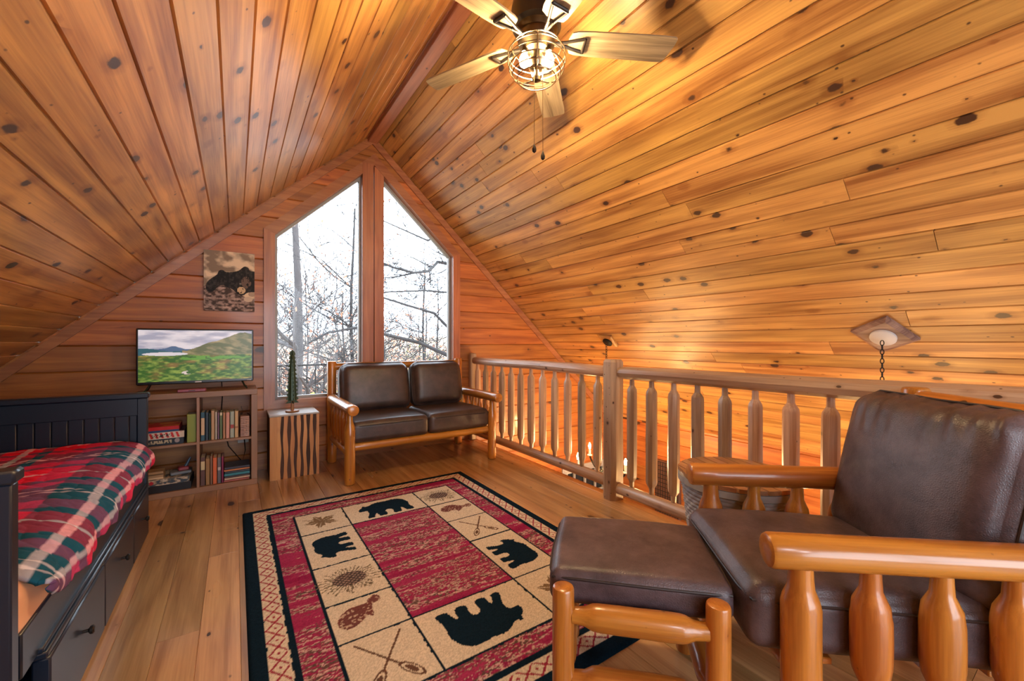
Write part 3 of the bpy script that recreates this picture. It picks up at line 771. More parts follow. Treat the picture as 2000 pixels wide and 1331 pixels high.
# ------------------------------------------------------------------ DAYBED
BX0, BX1, BY0, BY1 = -1.30, -.43, 1.435, 3.20
bd = thing('daybed', 'navy blue daybed with beadboard ends and storage drawers along the left side', 'daybed', (0, 0, 0))
def end_panel(y0, y1, nm):
    mb = MB(); mb.box((BX1-.045, y0, 0), (BX1, y1, .80), .004); mb.box((BX0, y0, 0), (BX0+.045, y1, .80), .004)
    mb.box((BX0+.04, y0+.004, .70), (BX1-.04, y1-.004, .80), .003); mb.box((BX0+.04, y0+.004, .10), (BX1-.04, y1-.004, .20), .003)
    x = BX0+.045
    while x < BX1-.05: x2 = min(x+.062, BX1-.045); mb.box((x+.001, y0+.012, .19), (x2-.001, y1-.012, .71), .004); x = x2
    mb.box((BX0-.008, y0-.008, .80), (BX1+.008, y1+.008, .832), .006, 0)
    mb.build(nm, M_NAVY, bd)
end_panel(BY1-.0, BY1+.04, 'headboard'); end_panel(BY0, BY0+.04, 'footboard')
mb = MB(); mb.box((BX0-.03, BY0, .15), (BX0, BY1+.04, .83), .005); mb.build('back_panel', M_NAVY, bd)
mb = MB(); mb.box((BX1-.035, BY0+.10, .285), (BX1-.012, BY1, .40), .004); mb.build('side_rail', M_NAVY, bd)
mb = MB(); mb.box((BX1-.05, BY0+.20, .268), (BX1+.006, BY1, .286), .004); mb.box((BX1-.04, BY0+.2, .286), (BX1-.002, BY1, .30), .003); mb.build('drawer_ledge', M_NAVY, bd)
yy = [BY0+.21, 2.22, 2.765, BY1-.005]
for a, b in zip(yy[:-1], yy[1:]):
    mb = MB(); mb.box((BX1-.03, a+.005, .012), (BX1+.008, b-.005, .262), .005); mb.box((BX0+.1, a+.02, .03), (BX1-.03, b-.02, .2), .003)
    d = mb.build('drawer', M_NAVY, bd); ym = (a+b)/2
    mb = MB(); mb.tube([(BX1+.006, ym, .165), (BX1+.022, ym, .165), (BX1+.027, ym, .165), (BX1+.034, ym, .165), (BX1+.038, ym, .165)], [.005, .006, .013, .014, .009], 14); mb.build('knob', M_BRONZE, d)
mb = MB(); mb.box((BX0+.02, BY0+.06, .22), (BX1-.06, BY1-.02, .268), .004); mb.build('bed_base', M_NAVY, bd)
# mattress and quilt are separate things lying on it
mt = cushion('mattress', (BX1-BX0-.015, BY1-BY0-.075, .25), ((BX0+BX1)/2-.012, (BY0+BY1)/2+.012, .404), M_SHEET, None, puff=.004, rad=.06, wr=.005, seed=12, pipe=False)
tag(mt, 'mattress in a peach sheet showing at the near end of the daybed', 'mattress')
def make_quilt():
    prof = [(-1.27, .46), (-1.265, .505), (-1.24, .535), (-1.1, .548), (-.9, .553), (-.7, .553), (-.56, .548), (-.49, .533), (-.445, .505), (-.418, .47), (-.412, .44), (-.42, .415)]
    pr = np.array(prof); d = np.r_[0, np.cumsum(np.hypot(*np.diff(pr, axis=0).T))]; step = .006
    s = np.arange(0, d[-1], step); px = np.interp(s, d, pr[:, 0]); pz = np.interp(s, d, pr[:, 1])
    ker = np.ones(9)/9; pad = lambda a: np.convolve(np.pad(a, 4, mode='edge'), ker, 'valid'); px = pad(px); pz = pad(pz)
    y = np.arange(1.60, 3.185, step); Yg, Sg = np.meshgrid(y, s, indexing='ij'); X = np.tile(px, (len(y), 1)); Z = np.tile(pz, (len(y), 1))
    nx = np.gradient(px); nz = np.gradient(pz); l = np.hypot(nx, nz); nx, nz = -nz/l, nx/l
    # quilting: scalloped stitch lines
    a = Yg+.018*np.sin(Sg*2*pi/.16); b = Sg+.018*np.sin(Yg*2*pi/.16)
    st = np.minimum(np.abs(((a/.052) % 1)-.5), np.abs((((b+a*.7)/.085) % 1)-.5))
    h = .0075*np.sqrt(np.clip(st*2, 0, 1))+.006*(fbm(Yg*7, Sg*7, 3, 3)-.5)*2
    front = np.clip((Sg-d[-1]+.25)/.25, 0, 1)
    h = h+front*.008*np.sin(Yg*2*pi/.31+1)*np.clip((Yg-1.62)/.1, 0, 1)+front*.004*np.sin(Yg*2*pi/.13)
    nearend = np.clip((1.66-Yg)/.06, 0, 1)
    X = X-nx*h*-1; Z = Z+nz*h-.012*nearend**2+.075*np.clip((1.70-Yg)/.1, 0, 1)**2*np.clip((Sg-d[-1]+.09)/.09, 0, 1); 
    # plaid
    def band(v, per):
        v = v % per; idx = np.zeros(v.shape, int)
        return v
    red, dred, teal, plum, white = [np.array(c) for c in ((.78, .008, .035), (.26, .012, .05), (.008, .075, .11), (.46, .045, .13), (.75, .62, .66))]
    def threads(v, table, per):
        v = (v/per) % 1; c = np.zeros(v.shape+(3,)); w = np.zeros(v.shape)
        for a0, a1, col in table:
            m = (v >= a0) & (v < a1); c[m] = col; w[m] = 1 if col is white else 0
        return c, w
    TA = [(0, .13, teal), (.13, .15, white), (.15, .19, teal), (.19, .21, white), (.21, .32, teal), (.32, .42, plum), (.42, .48, teal), (.48, .63, red), (.63, .65, white), (.65, .80, red), (.80, .87, teal), (.87, 1, plum)]
    TB = [(0, .06, plum), (.06, .085, white), (.085, .16, teal), (.16, .205, white), (.205, .36, teal), (.36, .50, plum), (.50, .68, red), (.68, .74, teal), (.74, .80, red), (.80, .845, white), (.845, .95, red), (.95, 1, teal)]
    cA, wA = threads(Yg+.015*np.sin(Sg*5)+.33, TA, .62); sB = (d[-1]-Sg)
    cB, wB = threads(sB+.008*np.sin(Yg*7), TB, .66)
    g_ = lambda c_: np.sqrt(c_); c = ((g_(cA)+g_(cB))/2)**2; wh = np.clip(wA+wB, 0, 1)[..., None]
    base = np.where(wA[..., None] > 0, cB, cA); both = (wA*wB)[..., None]
    cw = base*.45+np.array((.75, .66, .70))*.5; cw = cw*(1-both)+np.array((.72, .66, .68))*both
    c = c*(1-wh)+cw*wh; c = c*(.85+.3*fbm(Yg*90, Sg*90, 8, 2))[..., None]
    P = np.stack([X, Yg, Z], -1); o = grid_obj('quilt', P, c, M_QUILT, flip=True)
    md = o.modifiers.new('thick', 'SOLIDIFY'); md.thickness = .012; md.offset = -1
    return tag(o, 'red, teal and white plaid quilt spread over the daybed', 'quilt')
make_quilt()

# ------------------------------------------------------------------ SHELF UNIT
SX0, SX1, SY0, SY1, SZ = -.613, .145, 3.855, 4.205, .755
sh = thing('cube_shelf', 'brown four-cube open shelf under the television', 'shelf')
tk = .042; xm = -.232; zm = .372
mb = MB(); mb.box((SX0, SY0, SZ-tk), (SX1, SY1, SZ), .002, 0); mb.build('top_panel', M_SHELF, sh)
mb = MB(); mb.box((SX0, SY0, .0), (SX1, SY1, tk), .002, 0); mb.build('bottom_panel', M_SHELF, sh)
for a in (SX0, SX1-tk): mb = MB(); mb.box((a, SY0, tk), (a+tk, SY1, SZ-tk), .002, 2); mb.build('side_panel', M_SHELF, sh)
mb = MB(); mb.box((xm-.009, SY0+.002, tk), (xm+.009, SY1, SZ-tk), .001, 2); mb.build('divider', M_SHELF, sh)
for a, b in ((SX0+tk, xm-.009), (xm+.009, SX1-tk)): mb = MB(); mb.box((a, SY0+.002, zm-.009), (b, SY1, zm+.009), .001, 0); mb.build('shelf_board', M_SHELF, sh)
z1f = zm+.0095; z0f = tk+.0005
bookn = 0
def book(x, w, h, z, col, label, y=SY0+.03, dp=.15, stripe=None, group=None):
    m = plain('book_cover_%s' % label.split()[0], col, .5)
    e = thing('book', label, 'book', (x+w/2, y, z), 0, group)
    t = .003; hw = w/2
    mb = MB(); mb.box((-hw, 0, 0), (-hw+t, dp, h), .0006); mb.box((hw-t, 0, 0), (hw, dp, h), .0006); mb.box((-hw, 0, 0), (hw, t, h), .001)
    mb.build('cover', m, e)
    mb = MB(); mb.box((-hw+t, t+.001, .003), (hw-t, dp-.005, h-.004), .0006); mb.build('pages', M_PAGE, e)
    if stripe:
        mb = MB(); mb.box((-hw*.8, -.0012, h*stripe[1]), (hw*.8, .0012, h*stripe[2]), .0004); mb.build('spine_label', plain('spine_label', stripe[0], .6), e)
G1 = 'books standing on the upper right shelf'
up = [(.026, .215, (.02, .08, .12), 'blue hardback with a cream spine label, first beside the divider', ((.6, .42, .25), .2, .8)), (.020, .212, (.015, .03, .05), 'navy book second from the divider on the upper shelf', None), (.010, .205, (.03, .06, .04), 'thin dark green book between navy and tan spines', None),
      (.022, .222, (.50, .30, .15), 'tan cloth book taller than its neighbours, upper shelf', None), (.013, .212, (.55, .50, .42), 'thin whitish book next to the tan cloth book', None), (.011, .205, (.22, .12, .2), 'thin mauve book in the upper row', None), (.017, .205, (.12, .18, .08), 'olive green book with a cream head, middle of the upper row', ((.7, .6, .4), .88, .99)),
      (.017, .200, (.42, .20, .09), 'light brown book left of the pink one', None), (.024, .200, (.62, .30, .22), 'salmon pink book in the upper row', None), (.028, .205, (.33, .38, .30), 'sage grey book with a small red emblem on its spine', ((.35, .06, .05), .36, .5)), (.024, .205, (.60, .38, .17), 'yellow-tan book at the right end of the upper row', ((.35, .15, .06), .36, .42))]
x = xm+.014
for w, h, c, lb, st in up: book(x, w, h, z1f, c, lb, stripe=st); x += w+.0025
book(xm-.068, .056, .208, z1f, (.24, .27, .03), 'fat lime green book at the right of the upper left cube')
lo = [(.030, .215, (.10, .04, .03), 'dark maroon book with a cream label, first in the lower row', ((.55, .45, .25), .55, .85)), (.026, .200, (.30, .16, .05), 'mustard brown book second in the lower row', None), (.014, .215, (.26, .13, .08), 'thin brown book third in the lower row', None), (.026, .200, (.65, .13, .03), 'bright orange-red book in the lower row', None), (.024, .198, (.12, .11, .13), 'charcoal book with a pale spine label in the lower row', ((.45, .4, .4), .5, .62)), (.014, .200, (.22, .01, .07), 'thin crimson book ending the lower row', None)]
x = xm+.012
for w, h, c, lb, st in lo: book(x, w, h, z0f, c, lb, stripe=st); x += w+.002
# flat stack of magazines/books
z = z0f
for k, (h, c, lb) in enumerate(((.013, (.45, .12, .1), 'red and white paperback at the bottom of the flat stack'), (.016, (.60, .42, .30), 'cream paperback second from the bottom of the flat stack'), (.012, (.08, .05, .05), 'dark thin book in the middle of the flat stack'), (.022, (.03, .20, .26), 'teal book lying in the flat stack'), (.014, (.05, .06, .08), 'black paperback under the orange one in the flat stack'), (.014, (.6, .22, .08), 'orange paperback near the top of the flat stack'), (.018, (.04, .04, .06), 'dark blue paperback on top of the flat stack'))):
    e = thing('book', lb, 'book', (-.005+random.uniform(-.004, .003), SY0+.12, z)); x0, x1 = -.073, .098
    x0 += random.random()*.01
    mb = MB(); mb.box((x0, -.09, 0), (x1, .09, .0025), .0006); mb.box((x0, -.09, h-.0025), (x1, .09, h), .0006); mb.box((x0, -.09, 0), (x1, -.0875, h), .0006); mb.build('cover', plain('flat_cover', c, .5), e)
    mb = MB(); mb.box((x0+.003, -.087, .0025), (x1-.003, .088, h-.0025), .0005); mb.build('pages', M_PAGE, e); z += h+.0006
# board games
def printed_box(name, label, lo_, hi_, fn, cat='board game', rz=0):
    """closed box with a printed front and lid"""
    lo_ = Vector(lo_); hi_ = Vector(hi_); c = (lo_+hi_)/2; e = thing(name, label, cat, (c.x, c.y, lo_.z), rz); hx, hy, hz = (hi_-lo_)/2; H = 2*hz
    def face(nm, O, U, V_, kind):
        n, m = 30, 90; u = np.linspace(0, 1, m); v = np.linspace(0, 1, n); Ug, Vg = np.meshgrid(u, v)
        P = np.array(O)[None, None]+Ug[..., None]*np.array(U)+Vg[..., None]*np.array(V_); return P, fn(Ug, Vg, kind)
    mb = MB(); mb.box((-hx, -hy+.0006, 0), (hx, hy, H-.0006), .001); mb.build('box_body', plain(name+'_card', fn(np.array([[.5]]), np.array([[.5]]), 'side')[0, 0], .6), e)
    P, C_ = face('f', (-hx, -hy, 0), (2*hx, 0, 0), (0, 0, H), 'front'); grid_obj('box_front', P, C_, M_BOXP, e)
    P, C_ = face('t', (-hx, -hy, H), (2*hx, 0, 0), (0, 2*hy, 0), 'top'); grid_obj('box_lid', P, C_, M_BOXP, e)
    return e
def fill(U, c): return np.ones(U.shape+(3,))*np.array(c)
def f_red(U, V, k):
    c = fill(U, (.45, .01, .012)) if k != 'side' else fill(U, (.3, .01, .01))
    if k == 'top': c[(fbm(U*3, V*5, 2, 2) > .52)] = (.55, .22, .03)
    if k == 'front': c[V < .35] = (.02, .05, .14)
    return c
def f_stripe(U, V, k):
    c = fill(U, (.06, .02, .03))
    if k == 'front':
        c[:] = (.6, .5, .42); m = (np.sin((U+V*.06)*52) > .1) & (V > .12) & (V < .9); c[m] = (.5, .02, .02)
        m = (np.abs(V-.5) < .22) & (U > .25) & (U < .7) & (vnoise(U*70, V*6, 3) > .5); c[m] = (.04, .02, .02); c[U > .93] = (.55, .45, .35)
    return c
def f_order(U, V, k):
    c = fill(U, (.012, .018, .03))
    if k == 'front': m = (np.abs(V-.55) < .25) & (U > .12) & (U < .72) & (vnoise(U*60, V*3, 5) > .42); c[m] = (.42, .34, .22); c[((U-.85)/.06)**2+((V-.6)/.35)**2 < 1] = (.3, .25, .25)
    return c
def f_war(U, V, k):
    n = fbm(U*14, V*3, 8, 4); c = fill(U, (.1, .09, .08)); c[n > .45] = (.35, .28, .2); c[n > .58] = (.5, .42, .32); c[n < .36] = (.04, .06, .08)
    if k == 'front': c[((U-.22)/.045)**2+((V-.5)/.3)**2 < 1] = (.4, .02, .03)
    if k == 'top': c[((U-.75)/.1)**2+((V-.5)/.22)**2 < 1] = (.35, .02, .03)
    return c
def f_dark(U, V, k): return fill(U, (.012, .009, .010))
def f_tan(U, V, k):
    c = fill(U, (.36, .22, .11)); 
    if k == 'front': c[np.abs(V-.62) < .1] = (.12, .07, .03); c[V < .22] = (.6, .42, .25)
    return c
printed_box('board_game', 'black game box with pale lettering at the bottom of the upper stack', (-.565, SY0+.02, z1f), (-.318, SY0+.27, z1f+.045), f_order)
printed_box('board_game', 'red and white striped game box in the middle of the upper stack', (-.56, SY0+.025, z1f+.0455), (-.315, SY0+.27, z1f+.093), f_stripe)
printed_box('board_game', 'red and orange game box tilted on top of the upper stack', (-.565, SY0+.03, z1f+.0935), (-.345, SY0+.25, z1f+.133), f_red)
printed_box('board_game', 'black game box lying at the bottom of the lower left cube', (-.565, SY0+.02, z0f), (-.275, SY0+.30, z0f+.052), f_dark)
printed_box('board_game', 'game box printed with a battle scene and a red disc, on the black box', (-.56, SY0+.02, z0f+.0525), (-.285, SY0+.28, z0f+.095), f_war)
printed_box('board_game', 'small tan card box on top of the battle game box', (-.535, SY0+.04, z0f+.0955), (-.435, SY0+.14, z0f+.148), f_tan)
tl = thing('toy_tank', 'grey and red toy resting on the battle game box near the divider', 'toy', (-.345, SY0+.12, z0f+.0957), .2)
mb = MB(); mb.box((-.062, -.04, 0), (.062, .04, .022), .006); mb.build('hull', plain('toy_grey', (.16, .17, .19), .4), tl)
mb = MB(); mb.box((-.015, -.028, .022), (.05, .03, .05), .01); mb.build('turret', plain('toy_red', (.25, .03, .04), .4), tl)
mb = MB(); mb.tube([(.03, 0, .045), (.06, 0, .11)], [.012, .006], 10); mb.build('mast', plain('toy_blue', (.04, .07, .11), .4), tl)
# block tower in a clear bag
bt = thing('block_tower', 'tower of pinkish wooden blocks in a clear bag at the right of the upper shelf', 'game', (.062, SY0+.06, z1f)); bt.scale = (.82, .82, 1)
mb = MB(); mb2 = MB()
for k in range(11):
    for j in range(3):
        if k % 2: mb.box((-.036+j*.0245, -.036, k*.0145), (-.0125+j*.0245, .036, k*.0145+.0138), .0015, 1)
        else: mb.box((-.036, -.036+j*.0245, k*.0145), (.036, -.0125+j*.0245, k*.0145+.0138), .0015, 0)
mb.build('blocks', plain('block_wood', (.50, .27, .19), .6, noise=.2), bt)
mb2.lathe([(.046, .0), (.049, .08), (.045, .165), (.030, .185), (.022, .20), (.030, .235)], n=12); 
for i, v in enumerate(mb2.v): mb2.v[i] = (v[0]+random.uniform(-.004, .004), v[1]+random.uniform(-.004, .004), v[2])
mb2.build('plastic_bag', M_GLASS, bt, smooth=False)
# outlet and cord behind the shelf
ol = thing('power_outlet', 'white wall outlet behind the shelf, lower right cube', 'outlet', (.055, YF-.004, .31))
mb = MB(); mb.box((-.04, -.006, -.05), (.04, .004, .05), .003); mb.build('cover_plate', M_OUT, ol)
mb = MB(); mb.box((-.016, -.0085, .012), (.016, -.005, .038), .002); mb.box((-.016, -.0085, -.038), (.016, -.005, -.012), .002); mb.build('socket', M_OUT, ol)
mb = MB(); mb.tube([(.06, YF-.018, .33), (.07, YF-.03, .2), (.05, YF-.03, .1), (-.05, YF-.025, .25), (-.1, YF-.02, .5), (-.09, YF-.02, .7), (-.1, YF-.02, .85)], .0035, 8)
cordmb = mb

# ------------------------------------------------------------------ TELEVISION
tv = thing('television', 'flat television showing a green valley and lake, standing on the shelf', 'television', (-.239, 4.0, SZ+.0005))
tw, thh = .722, .418; zb = .055
mb = MB(); mb.box((-tw/2, -.0, zb), (tw/2, .035, zb+thh), .006); mb.box((-.24, .03, zb+.05), (.24, .06, zb+.28), .012); mb.build('casing', M_BLACK, tv)
for sx in (-1, 1):
    mb = MB(); mb.tube([(sx*.28, .015, zb+.01), (sx*.30, -.03, .022), (sx*.315, -.085, .006)], [.007, .006, .005], 10); mb.tube([(sx*.28, .015, zb+.01), (sx*.30, .05, .02), (sx*.315, .085, .006)], [.007, .006, .005], 10); mb.build('foot', M_BLACK, tv)
n, m = 140, 250; u = np.linspace(0, 1, m); v = np.linspace(0, 1, n); U, V = np.meshgrid(u, v)
def landscape(U, V):
    n1 = fbm(U*6, V*14, 50, 5); sky = np.array((.30, .32, .42))+(np.clip((n1-.35)*3, 0, 1))[..., None]*np.array((.28, .26, .22)); c = sky*np.ones(U.shape+(3,))
    ridge = .62+.05*np.exp(-((U-.28)/.06)**2)+.03*fbm(U*9, U*0, 51, 4); m = V < ridge; c[m] = np.array((.07, .12, .22))
    r2 = .58+.05*np.exp(-((U-.05)/.12)**2)+.02*fbm(U*16, U*0, 52, 4); m = V < r2; c[m] = np.array((.03, .10, .13))
    hill = np.where(U > .36, .60+.36*np.clip((U-.4)/.5, 0, 1)**.9+.04*(fbm(U*12, U*0, 53, 4)-.5), 0); m = V < hill
    h = fbm(U*14+V*9, V*14, 54, 5); hc = np.array((.09, .105, .045))+np.clip((h-.4)*2.2, 0, 1)[..., None]*np.array((.24, .17, .10)); c[m] = hc[m]
    g0 = .50+.02*fbm(U*8, U*0, 55, 3); m = V < g0; h = fbm(U*22, V*30, 56, 5); h2 = fbm(U*7, V*13, 57, 4)
    gcx = np.array((.035, .10, .02))+np.clip((h-.42)*3, 0, 1)[..., None]*np.array((.17, .20, .04))+np.clip((h2-.5)*4, 0, 1)[..., None]*np.array((.14, .02, .02)); c[m] = gcx[m]
    m = (np.abs(V-.455) < .035*(1-((U-.5)/.5)**2)+.005) & (U > .35) & (h > .4); c[m] = np.array((.10, .26, .04))
    m = (((U-.22)/.19)**2+((V-.535)/.035)**2 < 1); c[m] = (.55, .55, .60)
    m = (((U-.40)/.045)**2+((V-.16)/.035)**2 < 1) & (h > .42); c[m] = (.55, .5, .48)
    return c
x = -tw/2+.012+U*(tw-.024); z = zb+.022+V*(thh-.034); grid_obj('screen', np.stack([x, np.full(x.shape, -.0012), z], -1), landscape(U, V), M_SCREEN, tv)
mb = MB(); mb.box((-.02, -.003, zb+.006), (.02, -.0005, zb+.014), .0005); mb.box((tw/2-.045, -.003, zb+.008), (tw/2-.018, -.0005, zb+.012), .0005); o = mb.build('logo', M_WHITE, tv); o['label'] = 'tiny white maker mark under the screen'
e = thing('media_player', 'slim maroon box lying on the shelf under the television', 'device', (-.27, SY0+.05, SZ+.0005)); mb = MB(); mb.box((-.085, -.03, 0), (.085, .03, .022), .006); mb.build('casing', M_PINK, e)
mb = MB(); mb.box((-.02, -.031, .008), (.02, -.029, .013), .0005); mb.build('button', M_BLACK, e)

cd = cordmb.build('power_cord', M_BLACK, tv); cd.location = -tv.location

# ------------------------------------------------------------------ BEAR CANVAS
n, m = 170, 122; u = np.linspace(0, 1, m); v = np.linspace(0, 1, n); U, V = np.meshgrid(u, v)
def bearpic(U, V):
    b = fbm(U*6, V*10, 70, 3); c = np.array((.26, .20, .15))+np.clip((b-.4)*3.2, 0, 1)[..., None]*np.array((.55, .46, .33)); 
    logm = V < .40+.07*np.sin(U*5)-.12*U; h = fbm(U*16, V*34, 71, 5); lc = np.array((.07, .05, .045))+np.clip((h-.38)*2.4, 0, 1)[..., None]*np.array((.48, .36, .32)); c[logm] = lc[logm]
    bear = smoothpoly([(.03, .36), (.05, .46), (.15, .54), (.26, .60), (.28, .67), (.36, .69), (.42, .65), (.56, .66), (.70, .70), (.78, .78), (.88, .76), (.90, .69), (1.2, .72), (1.2, .34), (.86, .34), (.78, .27), (.66, .28), (.58, .36), (.44, .40), (.36, .44), (.26, .40), (.18, .31), (.08, .30)], 2)
    m = inpoly(U, V, bear); f = fbm(U*30, V*30, 72, 3); bc = np.array((.012, .013, .016))+np.clip((f-.45), 0, 1)[..., None]*np.array((.10, .09, .08)); c[m] = bc[m]
    m = (((U-.83)/.10)**2+((V-.50)/.10)**2 < 1) & (f > .38); c[m] = (.16, .11, .09)
    m = (((U-.73)/.085)**2+((V-.36)/.06)**2 < 1) & (f > .3); c[m] = (.65, .48, .30)
    m = (((U-.87)/.09)**2+((V-.21)/.045)**2 < 1); c[m] = (.65, .52, .40)
    m = (((U-.95)/.08)**2+((V-.30)/.04)**2 < 1); c[m] = (.45, .34, .26)
    m = ((U-.71)/.022)**2+((V-.47)/.014)**2 < 1; c[m] = (.22, .2, .18)
    m = ((U-.66)/.03)**2+((V-.31)/.022)**2 < 1; c[m] = (.015, .012, .012)
    return c
cv = thing('canvas_print', 'canvas photograph of a black bear resting on a log, hung above the television', 'picture', (-.04, 4.225, 1.64))
mb = MB(); mb.box((-.177, -.006, -.25), (.177, .024, .25), .002); mb.build('stretcher', plain('canvas_side', (.2, .17, .14), .8), cv)
grid_obj('print', np.stack([-.177+U*.354, np.full(U.shape, -.0068), -.25+V*.5], -1), bearpic(U, V), M_CANVAS, cv)

# ------------------------------------------------------------------ SIDE TABLE and METAL TREE
stb = thing('side_table', 'square side table of vertical pine and dark slabs with a grey top', 'side table', (.412, 4.035, 0))
hx, hy, H = .182, .175, .515
mb = MB(); mb.box((-hx+.008, -hy+.008, .0), (hx-.008, hy-.008, H), .003); mb.build('body', M_SLAB, stb)
def strips(face):
    x = -hx; k = 0; ws = [.078, .020, .030, .022, .026, .022, .024, .022, .026, .024, .026, .022, .026, .016, .030]
    for i, w in enumerate(ws):
        x1 = min(x+w, hx)
        if i % 2 == 0:
            pts = []; nn = 9; ph = random.random()*6; j = .0045
            L = [(x+j*sin(ph+q*1.1), H*q/(nn-1)) for q in range(nn)]; Rr = [(x1+j*sin(ph*1.7+q*1.3), H*q/(nn-1)) for q in range(nn)]
            if i == 0: L = [(x, z) for _, z in L]
            if x1 >= hx-.002: Rr = [(hx, z) for _, z in Rr]
            poly = L+Rr[::-1]; poly = poly[::-1]; mb = MB()
            if face == 'f': mb.prism(poly, lambda a, z: (a, -hy, z), .012, (0, 1, 0)); nm = 'front_slat'
            elif face == 'r': mb.prism(poly, lambda a, z: (hx, a, z), .012, (-1, 0, 0))
            else: mb.prism(poly, lambda a, z: (-hx, -a, z), .012, (1, 0, 0))
            mb.build('slat', M_SIDE, stb, smooth=False)
        x = x1
        if x >= hx-.001: break
strips('f'); strips('r')
mb = MB(); mb.box((-hx, -hy+.012, 0), (-hx+.01, hy, H), .002); mb.build('side_panel', M_SLAB, stb)
mb = MB(); mb.box((-hx-.004, -hy-.004, H), (hx+.004, hy+.004, H+.014), .003, 0); mb.build('table_top', M_GTOP, stb)
tr = thing('metal_pine_tree', 'green metal pine tree ornament standing on the side table', 'ornament', (.405, 3.99, H+.0145), .2)
mb = MB(); mb.lathe([(.052, 0), (.054, .005), (.050, .012), (.012, .014), (.010, .02)], n=28); mb.build('base', plain('tree_base_wood', (.30, .13, .05), .5), tr)
mb = MB(); mb.tube([(0, 0, .01), (.002, 0, .1)], [.014, .011], 12); mb.build('trunk', plain('tree_trunk_wood', (.32, .15, .06), .5), tr)
L = []; nn = 13
for i in range(nn):
    t = i/(nn-1); z = .075+.42*t; w = (.054-.028*t); L.append((w, z)); L.append((w*.60, z+.022))
outline = [(-w, z) for w, z in L]+[(0, .53)]+[(w, z) for w, z in L[::-1]]
mb = MB()
for ang in (0, pi/2):
    ca, sa = cos(ang), sin(ang)
    mb.prism(outline, lambda a, z: (a*ca-.002*sa, a*sa-.002*ca, z), .004, (-sa*1.0, ca, 0))
mb.lathe([(.034, .1), (.026, .3), (.016, .46), (.003, .51)], n=9)
mb.build('foliage', M_GREEN, tr, smooth=False)

# ------------------------------------------------------------------ BASKET
bk = thing('wicker_basket', 'round tapered grey wicker basket with slatted wood lid between armchair and railing', 'basket', (1.955, 1.02, 0))
RB = .245; HB = .50
def rad(z): return RB*(.70+.30*(z/HB)**.8)
nr, na = 27, 180; vs = []; fs = []
NR = nr*4
for i in range(NR+1):
    z = HB*i/NR; rw = i//4; q = sin(pi*((i % 4)+.0)/4)
    for k in range(na):
        a = 2*pi*k/na; w_ = cos(a*30+(pi if rw % 2 else 0)); b = .009*q*(.35+.65*max(0, w_))-.004; r = rad(z)+b; vs.append((r*cos(a), r*sin(a), z))
for i in range(NR):
    for k in range(na): k2 = (k+1) % na; fs.append((i*na+k, i*na+k2, (i+1)*na+k2, (i+1)*na+k))
fs.append(tuple(range(na))[::-1])
mb = MB(); mb.add(vs, fs); mb.build('woven_body', M_WICK, bk, ang=60)
mb = MB(); mb.lathe([(RB+.002, HB-.035), (RB+.012, HB-.03), (RB+.012, HB-.002), (RB-.01, HB)], n=48); mb.build('rim', M_WICK, bk)
mb = MB(); y = -RB-.006; RL = RB+.012; ang = radians(-24)
R = Matrix.Rotation(ang, 3, 'Z'); pitch = .052
k = 0; x = -RL
while x < RL-.01:
    x1 = min(x+pitch-.007, RL); xm_ = (x+x1)/2; hl = sqrt(max(0, RL*RL-xm_*xm_)); p = [R @ Vector((a, b, 0)) for a, b in ((x, -sqrt(max(0, RL*RL-x*x))), (x1, -sqrt(max(0, RL*RL-x1*x1))), (x1, sqrt(max(0, RL*RL-x1*x1))), (x, sqrt(max(0, RL*RL-x*x))))]
    one = MB(); one.prism([(q.x, q.y) for q in p], lambda a, b: (a, b, HB+.001), .018, (0, 0, 1), ax=1); one.build('lid_slat', M_LID, bk, smooth=False); x += pitch
mb = MB(); mb.lathe([(RL-.01, HB-.001), (RL-.01, HB+.006), (.02, HB+.006)], n=40); mb.build('lid_backing', M_CHAND, bk)

# ------------------------------------------------------------------ CEILING FAN
FX, FY = .148, 1.925   # (camera lateral, depth)
fc = RT*.115+FW*1.93
fan = thing('ceiling_fan', 'five-blade ceiling fan with weathered oak blades and a caged light, hung from the ridge', 'ceiling fan', (fc.x, fc.y, 0), -YAW)
mb = MB(); mb.lathe([(.10, 2.585), (.115, 2.60), (.118, 2.68), (.105, 2.75), (.07, 2.79), (.02, 2.80)], n=36); mb.build('motor_housing', M_BRONZE, fan)
mb = MB(); mb.lathe([(.06, 2.50), (.085, 2.52), (.09, 2.545), (.085, 2.565), (.10, 2.586)], n=36); mb.build('switch_housing', M_METAL, fan)
mb = MB(); mb.tube([(0, 0, 2.79), (0, 0, 3.08)], .014, 16); mb.lathe([(.045, 3.05), (.07, 3.09), (.075, 3.135)], n=28); mb.build('down_rod', M_BRONZE, fan)
blade_m = None
for k in range(5):
    a = radians(5+72*k); R = Matrix.Rotation(a, 4, 'Z'); T = Matrix.Rotation(radians(-11), 4, 'X')
    outl = smoothpoly([(.15, -.050), (.20, -.066), (.45, -.068), (.645, -.070), (.665, -.055), (.640, .062), (.615, .070), (.45, .066), (.20, .062), (.15, .046)], 1)
    mb = MB(); mb.prism(outl, lambda x, y: (x, y, 0), .007, (0, 0, 1), ax=0)
    G = Matrix.Translation((0, 0, 2.535)) @ R @ T
    mb.v = [tuple(G @ Vector(p)) for p in mb.v]; bl = mb.build('blade', M_FAN, fan, smooth=False)
    mb = MB(); G2 = Matrix.Translation((0, 0, 2.529)) @ R @ T
    def bar(p, q, w):
        mb.tube([G2 @ Vector(p), G2 @ Vector(q)], w, 8)
    bar((.07, 0, -.0), (.145, -.012, 0), .008); bar((.07, 0, 0), (.145, .012, 0), .008)
    bar((.14, -.012, 0), (.225, -.036, 0), .007); bar((.14, .012, 0), (.225, .036, 0), .007); bar((.225, -.036, 0), (.225, .036, 0), .008)
    mb.build('bracket', M_BRONZE, bl)
